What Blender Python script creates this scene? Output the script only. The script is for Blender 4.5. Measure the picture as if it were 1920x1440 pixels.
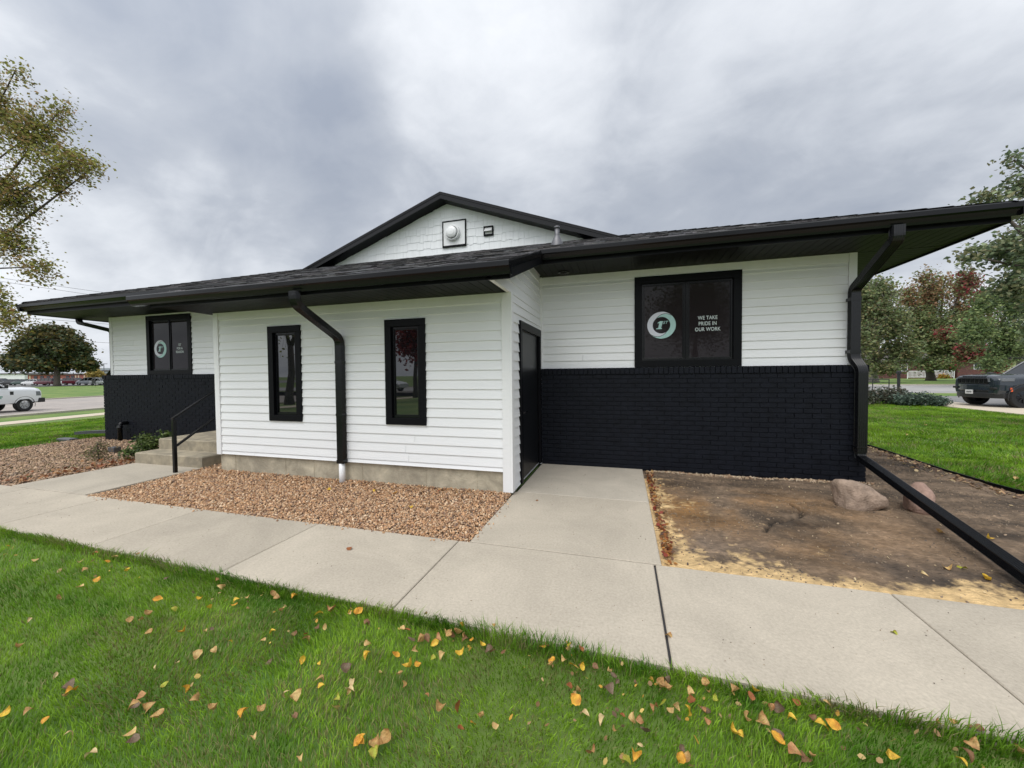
import bpy, bmesh, math, random
import numpy as np
from mathutils import Vector, Matrix
R_ = math.radians
scene = bpy.context.scene
for o in list(bpy.data.objects): bpy.data.objects.remove(o)
col = scene.collection

# ---------------------------------------------------------------- camera
CAM = np.array([1.274, -4.324, 1.439])
YAW, PIT, ROL, FPX = R_(16.193), R_(-1.534), R_(-0.557), 716.5
FW = np.array([-math.sin(YAW)*math.cos(PIT), math.cos(YAW)*math.cos(PIT), math.sin(PIT)])
RT0 = np.array([math.cos(YAW), math.sin(YAW), 0.0]); UP0 = np.cross(RT0, FW)
RT = RT0*math.cos(ROL)+UP0*math.sin(ROL); UP = -RT0*math.sin(ROL)+UP0*math.cos(ROL)
cd = bpy.data.cameras.new("camera"); cam = bpy.data.objects.new("camera", cd); col.objects.link(cam)
cd.sensor_fit = 'HORIZONTAL'; cd.sensor_width = 36; cd.lens = 36*FPX/1920
cd.clip_start = 0.05; cd.clip_end = 3000
cam.matrix_world = Matrix(((RT[0], UP[0], -FW[0], CAM[0]), (RT[1], UP[1], -FW[1], CAM[1]), (RT[2], UP[2], -FW[2], CAM[2]), (0, 0, 0, 1)))
scene.camera = cam

# ---------------------------------------------------------------- sky, sun, exposure
SUN_EL, SUN_AZ = R_(60), R_(195)        # azimuth clockwise from +y: the sun stands behind the camera
world = bpy.data.worlds.new("World"); scene.world = world; world.use_nodes = True
def build_world():
    nt = world.node_tree; N = nt.nodes; L = nt.links; N.clear()
    out = N.new('ShaderNodeOutputWorld')
    sky = N.new('ShaderNodeTexSky'); sky.sky_type = 'NISHITA'; sky.sun_disc = False
    sky.sun_elevation = SUN_EL; sky.sun_rotation = SUN_AZ; sky.air_density = 1.4; sky.dust_density = 3
    b1 = N.new('ShaderNodeBackground'); b1.inputs[1].default_value = 0.10
    L.new(sky.outputs[0], b1.inputs[0])
    tc = N.new('ShaderNodeTexCoord'); sp = N.new('ShaderNodeSeparateXYZ'); L.new(tc.outputs['Generated'], sp.inputs[0])
    def M(op, a, b=None, c=None):
        n = N.new('ShaderNodeMath'); n.operation = op
        for i, v in enumerate((a, b, c)):
            if v is None: continue
            if isinstance(v, (int, float)): n.inputs[i].default_value = v
            else: L.new(v, n.inputs[i])
        return n.outputs[0]
    def VM(op, a, b):
        n = N.new('ShaderNodeVectorMath'); n.operation = op
        for i, v in enumerate((a, b)):
            if isinstance(v, (tuple, list)): n.inputs[i].default_value = v
            else: L.new(v, n.inputs[i])
        return n
    zc = M('MAXIMUM', sp.outputs[2], 0.0)
    den = M('ADD', zc, 0.42)
    u = M('DIVIDE', sp.outputs[0], den); v = M('DIVIDE', sp.outputs[1], den)
    cb = N.new('ShaderNodeCombineXYZ'); L.new(u, cb.inputs[0]); L.new(v, cb.inputs[1])
    def noise(vec, scale, detail, rough, dist, off):
        mp = N.new('ShaderNodeMapping'); mp.inputs['Location'].default_value = off
        mp.inputs['Scale'].default_value = (1.0, 1.25, 1); mp.inputs['Rotation'].default_value = (0, 0, R_(35))
        L.new(vec, mp.inputs[0])
        n = N.new('ShaderNodeTexNoise'); n.inputs['Scale'].default_value = scale; n.inputs['Detail'].default_value = detail
        n.inputs['Roughness'].default_value = rough; n.inputs['Distortion'].default_value = dist
        L.new(mp.outputs[0], n.inputs['Vector']); return n.outputs[0]
    n1 = noise(cb.outputs[0], 1.25, 5, 0.5, 0.35, (3.1, 7.7, 0))
    n2 = noise(cb.outputs[0], 3.6, 8, 0.55, 0.7, (1.3, 2.9, 4))
    n3 = noise(cb.outputs[0], 10.0, 6, 0.6, 0.3, (5.3, 0.9, 8))
    base = M('ADD', M('ADD', M('MULTIPLY', n1, 0.66), M('MULTIPLY', n2, 0.26)), M('MULTIPLY', n3, 0.12))
    # banks of thicker and thinner cloud, by direction
    def blob(d, w, amt):
        d = Vector(d).normalized()
        dt = VM('DOT_PRODUCT', tc.outputs['Generated'], tuple(d)).outputs['Value']
        mr = N.new('ShaderNodeMapRange'); mr.interpolation_type = 'SMOOTHERSTEP'
        mr.inputs[1].default_value = math.cos(w); mr.inputs[2].default_value = 1.0
        mr.inputs[3].default_value = 0; mr.inputs[4].default_value = amt
        L.new(dt, mr.inputs[0]); return mr.outputs[0]
    for d, w, amt in BLOBS: base = M('ADD', base, blob(d, w, amt))
    rp = N.new('ShaderNodeValToRGB'); el = rp.color_ramp.elements
    el[0].position = 0.30; el[0].color = (0.30, 0.34, 0.42, 1)
    el[1].position = 0.80; el[1].color = (0.86, 0.89, 0.94, 1)
    e = el.new(0.47); e.color = (0.425, 0.462, 0.53, 1)
    e = el.new(0.60); e.color = (0.61, 0.645, 0.705, 1)
    L.new(base, rp.inputs[0])
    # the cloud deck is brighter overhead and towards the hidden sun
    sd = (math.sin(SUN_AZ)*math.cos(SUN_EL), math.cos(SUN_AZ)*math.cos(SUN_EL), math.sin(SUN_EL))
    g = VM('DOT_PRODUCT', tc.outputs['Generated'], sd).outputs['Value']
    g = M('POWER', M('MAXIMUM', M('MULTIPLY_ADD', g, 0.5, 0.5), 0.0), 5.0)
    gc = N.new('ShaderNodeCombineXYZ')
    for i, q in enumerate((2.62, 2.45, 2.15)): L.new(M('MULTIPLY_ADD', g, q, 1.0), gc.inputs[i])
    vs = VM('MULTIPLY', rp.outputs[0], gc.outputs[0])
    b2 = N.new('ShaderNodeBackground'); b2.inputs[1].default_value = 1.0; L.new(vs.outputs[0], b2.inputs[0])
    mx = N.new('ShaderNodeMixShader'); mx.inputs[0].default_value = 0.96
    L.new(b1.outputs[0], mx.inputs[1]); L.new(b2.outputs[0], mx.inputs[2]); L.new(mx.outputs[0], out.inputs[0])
def ray(px, py): return FW*FPX+RT*(px-960)-UP*(py-720)
BLOBS = [(ray(420, 170), R_(20), -0.15), (ray(930, 120), R_(18), 0.13), (ray(1020, 300), R_(9), 0.04), (ray(430, 460), R_(12), 0.13), (ray(60, 560), R_(16), 0.14),
         (ray(1560, 300), R_(18), -0.09), (ray(1480, 50), R_(14), 0.05), (ray(20, 20), R_(20), 0.0), (ray(150, 250), R_(12), 0.08), (ray(230, 420), R_(7), -0.09),
         (ray(1880, 90), R_(11), 0.07), (ray(640, 270), R_(9), -0.10), (ray(1250, 200), R_(20), -0.02), (ray(1850, 560), R_(20), 0.12)]
build_world()
sl = bpy.data.lights.new("sun", 'SUN'); sl.energy = 1.5; sl.angle = R_(40); sl.color = (1.0, 0.965, 0.92)
so = bpy.data.objects.new("sun", sl); col.objects.link(so)
so.rotation_euler = Vector((math.sin(SUN_AZ)*math.cos(SUN_EL), math.cos(SUN_AZ)*math.cos(SUN_EL), math.sin(SUN_EL))).to_track_quat('Z', 'Y').to_euler()
scene.view_settings.view_transform = 'Standard'; scene.view_settings.look = 'None'
scene.view_settings.gamma = 1; scene.view_settings.exposure = 0.14
scene.render.engine = 'CYCLES'

# ---------------------------------------------------------------- helpers
rng = np.random.default_rng(11); random.seed(5)
def terrain(x, y):
    """lawn falls towards the street on the left, the field beyond it rises a little"""
    u = -0.963*x-0.27*y
    return float(np.interp(u, [7.5, 9.5, 20.5, 26, 44, 95], [0, -0.04, -0.40, -0.5, -0.5, -0.22]))
def ground(px, py):
    d = ray(px, py); d = d/np.linalg.norm(d); lo = 0.3; p = CAM+d*lo
    t = lo
    while t < 900:
        p = CAM+d*t
        if p[2] <= terrain(p[0], p[1]): break
        t += 0.02 if t < 40 else 0.2
    return Vector(p)
def atd(px, py, depth): return Vector(CAM+ray(px, py)/FPX*depth)
def aty(px, py, Y):
    d = ray(px, py); return Vector(CAM+d*(Y-CAM[1])/d[1])
def tag(o, label=None, cat=None, group=None, kind=None):
    if label: o['label'] = label
    if cat: o['category'] = cat
    if group: o['group'] = group
    if kind: o['kind'] = kind
    return o
def thing(name, label, cat, loc=(0, 0, 0), rotz=0, group=None):
    o = bpy.data.objects.new(name, None); o.empty_display_size = 0.2; col.objects.link(o)
    o.location = loc; o.rotation_euler = (0, 0, rotz); return tag(o, label, cat, group)
class MB:
    def __init__(s): s.v = []; s.f = []; s.m = []; s.c = []
    def add(s, vs, fs, m=0, c=None):
        b = len(s.v); s.v += [tuple(v) for v in vs]; s.f += [tuple(b+i for i in f) for f in fs]; s.m += [m]*len(fs)
        s.c += [c or (1, 1, 1)]*len(vs)
    def box(s, x0, x1, y0, y1, z0, z1, m=0, c=None):
        s.add([(x0, y0, z0), (x1, y0, z0), (x1, y1, z0), (x0, y1, z0), (x0, y0, z1), (x1, y0, z1), (x1, y1, z1), (x0, y1, z1)],
              [(0, 3, 2, 1), (4, 5, 6, 7), (0, 1, 5, 4), (1, 2, 6, 5), (2, 3, 7, 6), (3, 0, 4, 7)], m, c)
    def cbox(s, x0, x1, y0, y1, z0, z1, e, m=0, c=None):
        """box with chamfered top edges"""
        s.add([(x0, y0, z0), (x1, y0, z0), (x1, y1, z0), (x0, y1, z0), (x0, y0, z1-e), (x1, y0, z1-e), (x1, y1, z1-e), (x0, y1, z1-e),
               (x0+e, y0+e, z1), (x1-e, y0+e, z1), (x1-e, y1-e, z1), (x0+e, y1-e, z1)],
              [(0, 3, 2, 1), (0, 1, 5, 4), (1, 2, 6, 5), (2, 3, 7, 6), (3, 0, 4, 7), (4, 5, 9, 8), (5, 6, 10, 9), (6, 7, 11, 10), (7, 4, 8, 11), (8, 9, 10, 11)], m, c)
    def hexa(s, p, m=0, c=None):
        """eight corners: four lower (ccw), four upper"""
        s.add(p, [(0, 3, 2, 1), (4, 5, 6, 7), (0, 1, 5, 4), (1, 2, 6, 5), (2, 3, 7, 6), (3, 0, 4, 7)], m, c)
    def sweep(s, prof, p0, p1, side, up, m=0, cap=True):
        """profile points (a along side, b along up) from p0 to p1"""
        p0, p1, side, up = Vector(p0), Vector(p1), Vector(side), Vector(up); n = len(prof)
        vs = [p+side*a+up*b for p in (p0, p1) for a, b in prof]
        fs = [(i, (i+1) % n, n+(i+1) % n, n+i) for i in range(n)]
        if cap: fs += [tuple(range(n-1, -1, -1)), tuple(range(n, 2*n))]
        s.add(vs, fs, m)
    def path(s, pts, prof, ref, m=0):
        """sweep a closed profile along a polyline; ref is a direction kept as the profile's a axis"""
        pts = [Vector(p) for p in pts]; n = len(prof); ref = Vector(ref); vs = []
        for i, p in enumerate(pts):
            d0 = (p-pts[i-1]).normalized() if i else (pts[1]-p).normalized()
            d1 = (pts[i+1]-p).normalized() if i < len(pts)-1 else d0
            t = (d0+d1).normalized(); a = (ref-t*ref.dot(t)).normalized(); b = t.cross(a)
            k = 1/max(0.5, t.dot(d1))
            vs += [p+a*x+b*y*k for x, y in prof]
        fs = [(j*n+i, j*n+(i+1) % n, (j+1)*n+(i+1) % n, (j+1)*n+i) for j in range(len(pts)-1) for i in range(n)]
        fs += [tuple(range(n-1, -1, -1)), tuple((len(pts)-1)*n+i for i in range(n))]
        s.add(vs, fs, m)
    def tube(s, pts, rad, n=8, m=0, c=None):
        pts = [Vector(p) for p in pts]; rad = rad if isinstance(rad, (list, tuple)) else [rad]*len(pts); vs = []
        for i, p in enumerate(pts):
            a = pts[max(0, i-1)]; b = pts[min(len(pts)-1, i+1)]; t = (b-a).normalized()
            r = Vector((0, 0, 1)) if abs(t.z) < 0.9 else Vector((1, 0, 0))
            u = t.cross(r).normalized(); w = t.cross(u)
            vs += [p+(u*math.cos(2*math.pi*k/n)+w*math.sin(2*math.pi*k/n))*rad[i] for k in range(n)]
        fs = [(j*n+i, j*n+(i+1) % n, (j+1)*n+(i+1) % n, (j+1)*n+i) for j in range(len(pts)-1) for i in range(n)]
        fs += [tuple(range(n-1, -1, -1)), tuple((len(pts)-1)*n+i for i in range(n))]
        s.add(vs, fs, m, c)
    def lathe(s, prof, c, ax, n=24, m=0):
        """(r, h) profile about axis ax through c"""
        ax = Vector(ax).normalized(); r = Vector((0, 0, 1)) if abs(ax.z) < 0.9 else Vector((1, 0, 0)); u = ax.cross(r).normalized(); w = ax.cross(u); c = Vector(c)
        vs = [c+ax*h+(u*math.cos(2*math.pi*k/n)+w*math.sin(2*math.pi*k/n))*rr for rr, h in prof for k in range(n)]
        fs = [(j*n+i, j*n+(i+1) % n, (j+1)*n+(i+1) % n, (j+1)*n+i) for j in range(len(prof)-1) for i in range(n)]
        s.add(vs, fs, m)
    def build(s, name, mats, parent=None, smooth=False, bevel=0, colors=False, fix=True):
        me = bpy.data.meshes.new(name); me.from_pydata(s.v, [], s.f)
        mats = mats if isinstance(mats, (list, tuple)) else [mats]
        for q in mats: me.materials.append(q)
        me.polygons.foreach_set('material_index', s.m)
        if colors:
            a = me.color_attributes.new('Col', 'FLOAT_COLOR', 'POINT')
            a.data.foreach_set('color', np.array([(*c, 1) for c in s.c], dtype=np.float32).ravel())
        if fix:
            bm = bmesh.new(); bm.from_mesh(me); bmesh.ops.recalc_face_normals(bm, faces=bm.faces); bm.to_mesh(me); bm.free()
        if smooth: me.polygons.foreach_set('use_smooth', [True]*len(me.polygons))
        me.update()
        o = bpy.data.objects.new(name, me); col.objects.link(o)
        if parent: o.parent = parent
        if bevel:
            b = o.modifiers.new('bevel', 'BEVEL'); b.width = bevel; b.segments = 2; b.limit_method = 'ANGLE'; b.angle_limit = R_(40)
        return o
def fast(name, V, nper, loops, starts, mat, colors=None, parent=None, smooth=False):
    """V (n, nper, 3); loops: index pattern in one item; starts: polygon starts in the pattern"""
    n = V.shape[0]; me = bpy.data.meshes.new(name); me.vertices.add(n*nper)
    me.vertices.foreach_set('co', V.astype(np.float32).ravel())
    lp = (np.arange(n)[:, None]*nper+np.array(loops)[None]).ravel(); me.loops.add(len(lp)); me.loops.foreach_set('vertex_index', lp.astype(np.int32))
    st = (np.arange(n)[:, None]*len(loops)+np.array(starts)[None]).ravel(); me.polygons.add(len(st)); me.polygons.foreach_set('loop_start', st.astype(np.int32))
    me.update(calc_edges=True); me.validate()
    if colors is not None:
        a = me.color_attributes.new('Col', 'FLOAT_COLOR', 'POINT')
        c = np.ones((n, nper, 4), np.float32); c[..., :3] = colors if colors.ndim == 3 else colors[:, None, :]
        a.data.foreach_set('color', c.ravel())
    if smooth: me.polygons.foreach_set('use_smooth', [True]*len(me.polygons))
    me.materials.append(mat); o = bpy.data.objects.new(name, me); col.objects.link(o)
    if parent: o.parent = parent
    return o
# ---------------------------------------------------------------- materials
def mat(name, colr, rough=0.6, var=0.0, vscale=3.0, bump=0.0, bscale=60.0, metal=0.0, spec=0.5, stretch=(1, 1, 1), detail=6, attr=False, trans=0.0, hue=None, coat=0.0, bdist=0.01):
    m = bpy.data.materials.new(name); m.use_nodes = True; nt = m.node_tree; N = nt.nodes; L = nt.links
    b = N['Principled BSDF']; b.inputs['Roughness'].default_value = rough; b.inputs['Metallic'].default_value = metal
    b.inputs['Specular IOR Level'].default_value = spec; b.inputs['Coat Weight'].default_value = coat
    tc = N.new('ShaderNodeTexCoord'); mp = N.new('ShaderNodeMapping'); mp.inputs['Scale'].default_value = stretch; L.new(tc.outputs['Object'], mp.inputs[0])
    c = (*colr, 1); src = None
    if attr:
        at = N.new('ShaderNodeAttribute'); at.attribute_name = 'Col'; src = at.outputs[0]
    if var > 0:
        n = N.new('ShaderNodeTexNoise'); n.inputs['Scale'].default_value = vscale; n.inputs['Detail'].default_value = detail; n.inputs['Roughness'].default_value = 0.62
        L.new(mp.outputs[0], n.inputs['Vector'])
        mr = N.new('ShaderNodeMapRange'); mr.inputs[1].default_value = 0.25; mr.inputs[2].default_value = 0.75
        mr.inputs[3].default_value = 1-var; mr.inputs[4].default_value = 1+var; L.new(n.outputs[0], mr.inputs[0])
        mx = N.new('ShaderNodeVectorMath'); mx.operation = 'SCALE'; L.new(mr.outputs[0], mx.inputs['Scale'])
        if src: L.new(src, mx.inputs[0])
        elif hue:
            h = N.new('ShaderNodeMix'); h.data_type = 'RGBA'; h.inputs[6].default_value = c; h.inputs[7].default_value = (*hue, 1)
            n2 = N.new('ShaderNodeTexNoise'); n2.inputs['Scale'].default_value = vscale*0.37; n2.inputs['Detail'].default_value = 5; L.new(mp.outputs[0], n2.inputs['Vector'])
            m2 = N.new('ShaderNodeMapRange'); m2.inputs[1].default_value = 0.38; m2.inputs[2].default_value = 0.62; L.new(n2.outputs[0], m2.inputs[0])
            L.new(m2.outputs[0], h.inputs[0]); L.new(h.outputs[2], mx.inputs[0])
        else: mx.inputs[0].default_value = colr
        src = mx.outputs[0]
    if src: L.new(src, b.inputs['Base Color'])
    else: b.inputs['Base Color'].default_value = c
    if bump > 0:
        n = N.new('ShaderNodeTexNoise'); n.inputs['Scale'].default_value = bscale; n.inputs['Detail'].default_value = 5; L.new(mp.outputs[0], n.inputs['Vector'])
        bp = N.new('ShaderNodeBump'); bp.inputs['Strength'].default_value = bump; bp.inputs['Distance'].default_value = bdist
        L.new(n.outputs[0], bp.inputs['Height']); L.new(bp.outputs[0], b.inputs['Normal'])
    if trans > 0:
        t = N.new('ShaderNodeBsdfTranslucent'); ms = N.new('ShaderNodeMixShader'); ms.inputs[0].default_value = trans
        if src: L.new(src, t.inputs[0])
        else: t.inputs[0].default_value = c
        L.new(b.outputs[0], ms.inputs[1]); L.new(t.outputs[0], ms.inputs[2]); L.new(ms.outputs[0], N['Material Output'].inputs[0])
    return m
SID = mat('white_siding', (0.80, 0.815, 0.83), 0.55, 0.035, 5, 0.35, 26, stretch=(0.10, 0.10, 2.2), bdist=0.004)
SIDY = mat('white_trim', (0.80, 0.81, 0.82), 0.55, 0.03, 5, 0.25, 30, stretch=(1.2, 1.2, 0.12), bdist=0.003)
SHAKE = mat('white_shake', (0.81, 0.83, 0.85), 0.6, 0.05, 6, 0.4, 30, stretch=(3, 3, 0.2), bdist=0.004)
BRICK = mat('black_painted_brick', (0.0066, 0.0080, 0.0125), 0.55, 0.35, 9, 0.8, 55, spec=0.14, bdist=0.006)
BLACK = mat('black_trim', (0.0042, 0.0045, 0.0062), 0.42, 0.2, 8, 0.25, 60, stretch=(1, 1, 0.3), bdist=0.002, spec=0.12)
METAL = mat('black_aluminium', (0.0032, 0.0035, 0.0048), 0.22, 0.12, 5, spec=0.30)
SOFF = mat('black_soffit', (0.005, 0.005, 0.0056), 0.5, 0.45, 12, 0.3, 30, stretch=(3, 0.2, 1), bdist=0.002, spec=0.12)
SOFFX = mat('black_side_soffit', (0.005, 0.005, 0.0056), 0.5, 0.45, 12, 0.3, 30, stretch=(0.2, 3, 1), bdist=0.002, spec=0.12)
PIPE = mat('black_pipe_metal', (0.004, 0.0045, 0.006), 0.25, 0.15, 4, spec=0.42)
DOORM = mat('black_door_paint', (0.007, 0.008, 0.010), 0.33, 0.15, 2, 0.1, 40, spec=0.3)
SHING = mat('shingle', (0.03, 0.03, 0.032), 0.9, 0.55, 45, 0.8, 220, attr=True, bdist=0.004, spec=0.15)
SHINGP = mat('shingle_plain', (0.030, 0.029, 0.031), 0.9, 0.5, 25, 0.8, 150, spec=0.15)
FOUND = mat('cast_foundation', (0.50, 0.45, 0.34), 0.85, 0.22, 5, 0.5, 40, hue=(0.38, 0.34, 0.26))
CONC = mat('sidewalk_concrete', (1, 1, 1), 0.88, 0.17, 60, 0.7, 170, attr=True, bdist=0.004, detail=12, spec=.3)
def stain(m, amt, sc):
    """broad weathering stains multiplied into the colour"""
    nt = m.node_tree; N = nt.nodes; L = nt.links; b = N['Principled BSDF']; src = b.inputs['Base Color'].links[0].from_socket
    tc = N.new('ShaderNodeTexCoord'); n = N.new('ShaderNodeTexNoise'); n.inputs['Scale'].default_value = sc; n.inputs['Detail'].default_value = 9; n.inputs['Roughness'].default_value = .72; n.inputs['Distortion'].default_value = .6; L.new(tc.outputs['Object'], n.inputs['Vector'])
    mr = N.new('ShaderNodeMapRange'); mr.inputs[1].default_value = .38; mr.inputs[2].default_value = .66; mr.inputs[3].default_value = 1-amt; mr.inputs[4].default_value = 1+amt*.35; L.new(n.outputs[0], mr.inputs[0])
    v = N.new('ShaderNodeVectorMath'); v.operation = 'SCALE'; L.new(src, v.inputs[0]); L.new(mr.outputs[0], v.inputs['Scale']); L.new(v.outputs[0], b.inputs['Base Color'])
stain(CONC, .15, 1.0); stain(FOUND, .30, 4.0)
STEPM = mat('step_concrete', (0.36, 0.31, 0.225), 0.9, 0.22, 14, 0.6, 120, hue=(0.25, 0.22, 0.165), detail=9)
JOINT = mat('joint', (0.035, 0.034, 0.036), 0.9, 0.3, 30)
def glass(name, c, spec=0.5):
    m = mat(name, c, 0.015, 0, spec=0.5); m.node_tree.nodes['Principled BSDF'].inputs['IOR'].default_value = spec; return m
GLASS = glass('clear_glass', (0.008, 0.009, 0.011), 2.0)
GLASSD = glass('tinted_glass', (0.022, 0.018, 0.020), 1.30)
LEAFM = mat('leaf', (1, 1, 1), 0.55, 0.12, 8, attr=True, trans=0.30, spec=0.3)
BARK = mat('bark', (0.085, 0.07, 0.058), 0.9, 0.35, 10, 0.8, 30, stretch=(1, 1, 0.3))
BARKL = mat('pale_bark', (0.30, 0.27, 0.23), 0.9, 0.3, 6, 0.6, 30)
GRASSM = mat('grass_blade', (1, 1, 1), 0.5, 0.1, 3, attr=True, trans=0.35, spec=0.25)
WHITE = mat('white_plastic', (0.78, 0.79, 0.80), 0.35, 0.03, 3)
VINYLW = mat('white_vinyl', (0.66, 0.68, 0.76), 0.5, 0.02, 3)
VINYLG = mat('mint_vinyl', (0.40, 0.62, 0.60), 0.5, 0.02, 3)
VINYLT = mat('pale_text_vinyl', (0.62, 0.70, 0.70), 0.5, 0.02, 3)
GALV = mat('galvanised_pipe', (0.13, 0.13, 0.14), 0.45, 0.2, 10, metal=0.6)

# ---------------------------------------------------------------- the building
D1, D2 = 1.72, 1.88
XB0, XB1 = -4.656, 0.0
XR, XL = 4.182, -10.626
S = 0.362
def zr(y): return 3.12+S*(y-0.85)
OFF = thing('office_building', 'single-storey office with white lap siding, black painted brick base and black roof', 'building', (-3.2, 8, 0))
OFFM = Matrix.Translation((3.2, -8, 0))
def P(o):                               # parts keep world coordinates
    o.parent = OFF; o.matrix_parent_inverse = OFFM; return o
def sub(o, par):
    o.parent = par; o.matrix_parent_inverse = Matrix.Identity(4); return o
EXP = 0.1165
def laps(mb, x0, x1, y, z0, z1, holes=(), first=0.055, axis='x', flip=1, top=None):
    """lap siding on a wall at y (face towards -y); each board leans out at its lower edge. axis 'y': wall at x=y, running in y"""
    zs = [z0]; z = z0+first
    while z < z1: zs.append(z); z += EXP
    zs.append(z1)
    for i in range(len(zs)-1):
        a, b = zs[i], zs[i+1]
        cuts = sorted({a, b, *[h for hh in holes for h in hh[2:] if a < h < b]})
        for k in range(len(cuts)-1):
            c, d = cuts[k], cuts[k+1]; segs = [(x0, x1)]
            for hx0, hx1, hz0, hz1 in holes:
                if c < hz1-1e-6 and d > hz0+1e-6:
                    segs = [q for s0, s1 in segs for q in ((s0, min(s1, hx0)), (max(s0, hx1), s1)) if q[1]-q[0] > 1e-4]
            rj = random.Random(i*31+int(abs(x0)*7)); seg2 = []
            for s0, s1 in segs:
                j = x0+rj.uniform(.6, 3.4)
                while j < s1:
                    if j > s0+.3 and j < s1-.3: seg2.append((s0, j-.0016)); s0 = j+.0016
                    j += 3.66
                seg2.append((s0, s1))
            for s0, s1 in seg2:
                oc, od = [0.0155*(b-t)/(b-a)+0.003 for t in (c, d)]
                if axis == 'x':
                    mb.hexa([(s0, y-oc, c), (s1, y-oc, c), (s1, y+0.02, c), (s0, y+0.02, c), (s0, y-od, d), (s1, y-od, d), (s1, y+0.02, d), (s0, y+0.02, d)])
                else:
                    mb.hexa([(y+oc*flip, s0, c), (y+oc*flip, s1, c), (y-0.02*flip, s1, c), (y-0.02*flip, s0, c), (y+od*flip, s0, d), (y+od*flip, s1, d), (y-0.02*flip, s1, d), (y-0.02*flip, s0, d)])
    return mb
W1 = (-3.614, -3.035, 0.798, 2.148); W2 = (-1.682, -1.101, 0.798, 2.148)
WB = (1.442, 2.865, 1.517, 2.854); WC = (-9.342, -7.92, 1.497, 2.85)
# front block, three sides
m = MB(); laps(m, XB0+0.09, -0.10, 0.0, 0.27, 2.285, [W1, W2]); P(m.build('front_siding_wall', SID))
m = MB(); m.box(XB0+0.09, -0.10, -0.020, 0.02, 2.285, 2.392); P(m.build('frieze_board', SIDY))
m = MB(); m.box(XB0-0.004, XB0+0.088, -0.026, 0.07, 0.26, 2.392); P(m.build('corner_board', SIDY, bevel=0.003)); m = MB(); m.box(-0.098, 0.0, -0.026, 0.0, 0.03, 2.392); m.box(0.0, 0.026, -0.026, 0.075, 0.03, 2.392); P(m.build('corner_board', SIDY, bevel=0.003))
m = MB(); m.box(XB0+0.02, -0.03, 0.022, 0.35, -0.2, 0.27)
for x in (-4.35, -3.4, -2.9, -2.1, -1.15, -0.45): m.box(x, x+0.008, 0.017, 0.0225, -0.1, 0.265)
P(m.build('foundation', FOUND))
# side wall with the door: runs up under the sloping rake
m = MB()
DO = (0.357, 1.600, -0.02, 2.115)
laps(m, 0.075, D1-0.03, 0.0, 0.03, 2.392, [DO], axis='y')
z = 2.392+0.02
while z < 3.0:                          # upper laps, cut off by the slope
    z2 = min(z+EXP, 3.02); y0a = max(-0.70, (z-(zr(0)-0.17))/S); y0b = max(-0.70, (z2-(zr(0)-0.17))/S)
    if y0a < D1-0.05: m.hexa([(0.016, y0a, z), (0.016, D1-.03, z), (-0.03, D1-.03, z), (-0.03, y0a, z), (0.003, y0b, z2), (0.003, D1-.03, z2), (-0.03, D1-.03, z2), (-0.03, y0b, z2)])
    z = z2
    if z >= 3.0: break
m.box(-0.03, 0.016, -0.70, D1-.03, 2.392, 2.412)
P(m.build('side_siding_wall', SID))
m = MB(); m.box(0.0, 0.04, D1-0.055, D1-0.004, 1.50, 2.96); m.box(-0.0, 0.028, D1-0.11, D1-0.052, 0.0, 1.5); P(m.build('inner_corner_trim', SIDY))
m = MB(); laps(m, XB0+0.004, XB0+0.004, 0, 0.2, 2.4); m = MB(); laps(m, 0.07, D2, XB0, 0.27, 2.392, axis='y', flip=-1); P(m.build('porch_side_siding_wall', SID))
# upper side walls
m = MB(); laps(m, 0.04, XR-0.09, D1, 1.515, 2.85, [WB], first=EXP); P(m.build('right_siding_wall', SID))
m = MB(); m.box(0.04, XR-0.09, D1-0.02, D1+0.02, 2.85, 2.962); P(m.build('frieze_board', SIDY)); m = MB(); m.box(XL+.09, XB0, D2-.02, D2+.02, 2.80, 2.885); P(m.build('frieze_board', SIDY))
m = MB(); m.box(XR-0.088, XR+0.002, D1-0.026, D1+0.10, 1.515, 2.965); P(m.build('corner_board', SIDY, bevel=0.003)); m = MB(); m.box(XL-0.002, XL+0.088, D2-0.026, D2+0.10, 1.50, 2.89); P(m.build('corner_board', SIDY, bevel=0.003))
m = MB(); laps(m, XL+0.09, XB0-0.0, D2, 1.50, 2.80, [WC], first=EXP); P(m.build('left_siding_wall', SID))
m = MB(); laps(m, D1+0.1, 30, XR, 1.515, 2.96, axis='y'); P(m.build('right_end_siding_wall', SID))
m = MB(); laps(m, D2+0.1, 30, XL, 1.50, 2.90, axis='y', flip=-1); P(m.build('left_end_siding_wall', SID))
m = MB(); m.box(XL+0.05, XR-0.05, 29.95, 30.0, 0, 2.96); P(m.build('rear_wall', SIDY))
for bx in ((-4.4, -0.25, 0.03, 0.05, 0.3, 2.38), (0.02, XR-0.05, D1+0.15, D1+0.2, 0, 2.96), (XL+.05, XB0, D2+.15, D2+.2, 0, 2.9), (-0.03, -0.02, 0.08, 1.7, 0.0, 2.6)): m = MB(); m.box(*bx); P(m.build('inner_wall', SIDY))
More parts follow.
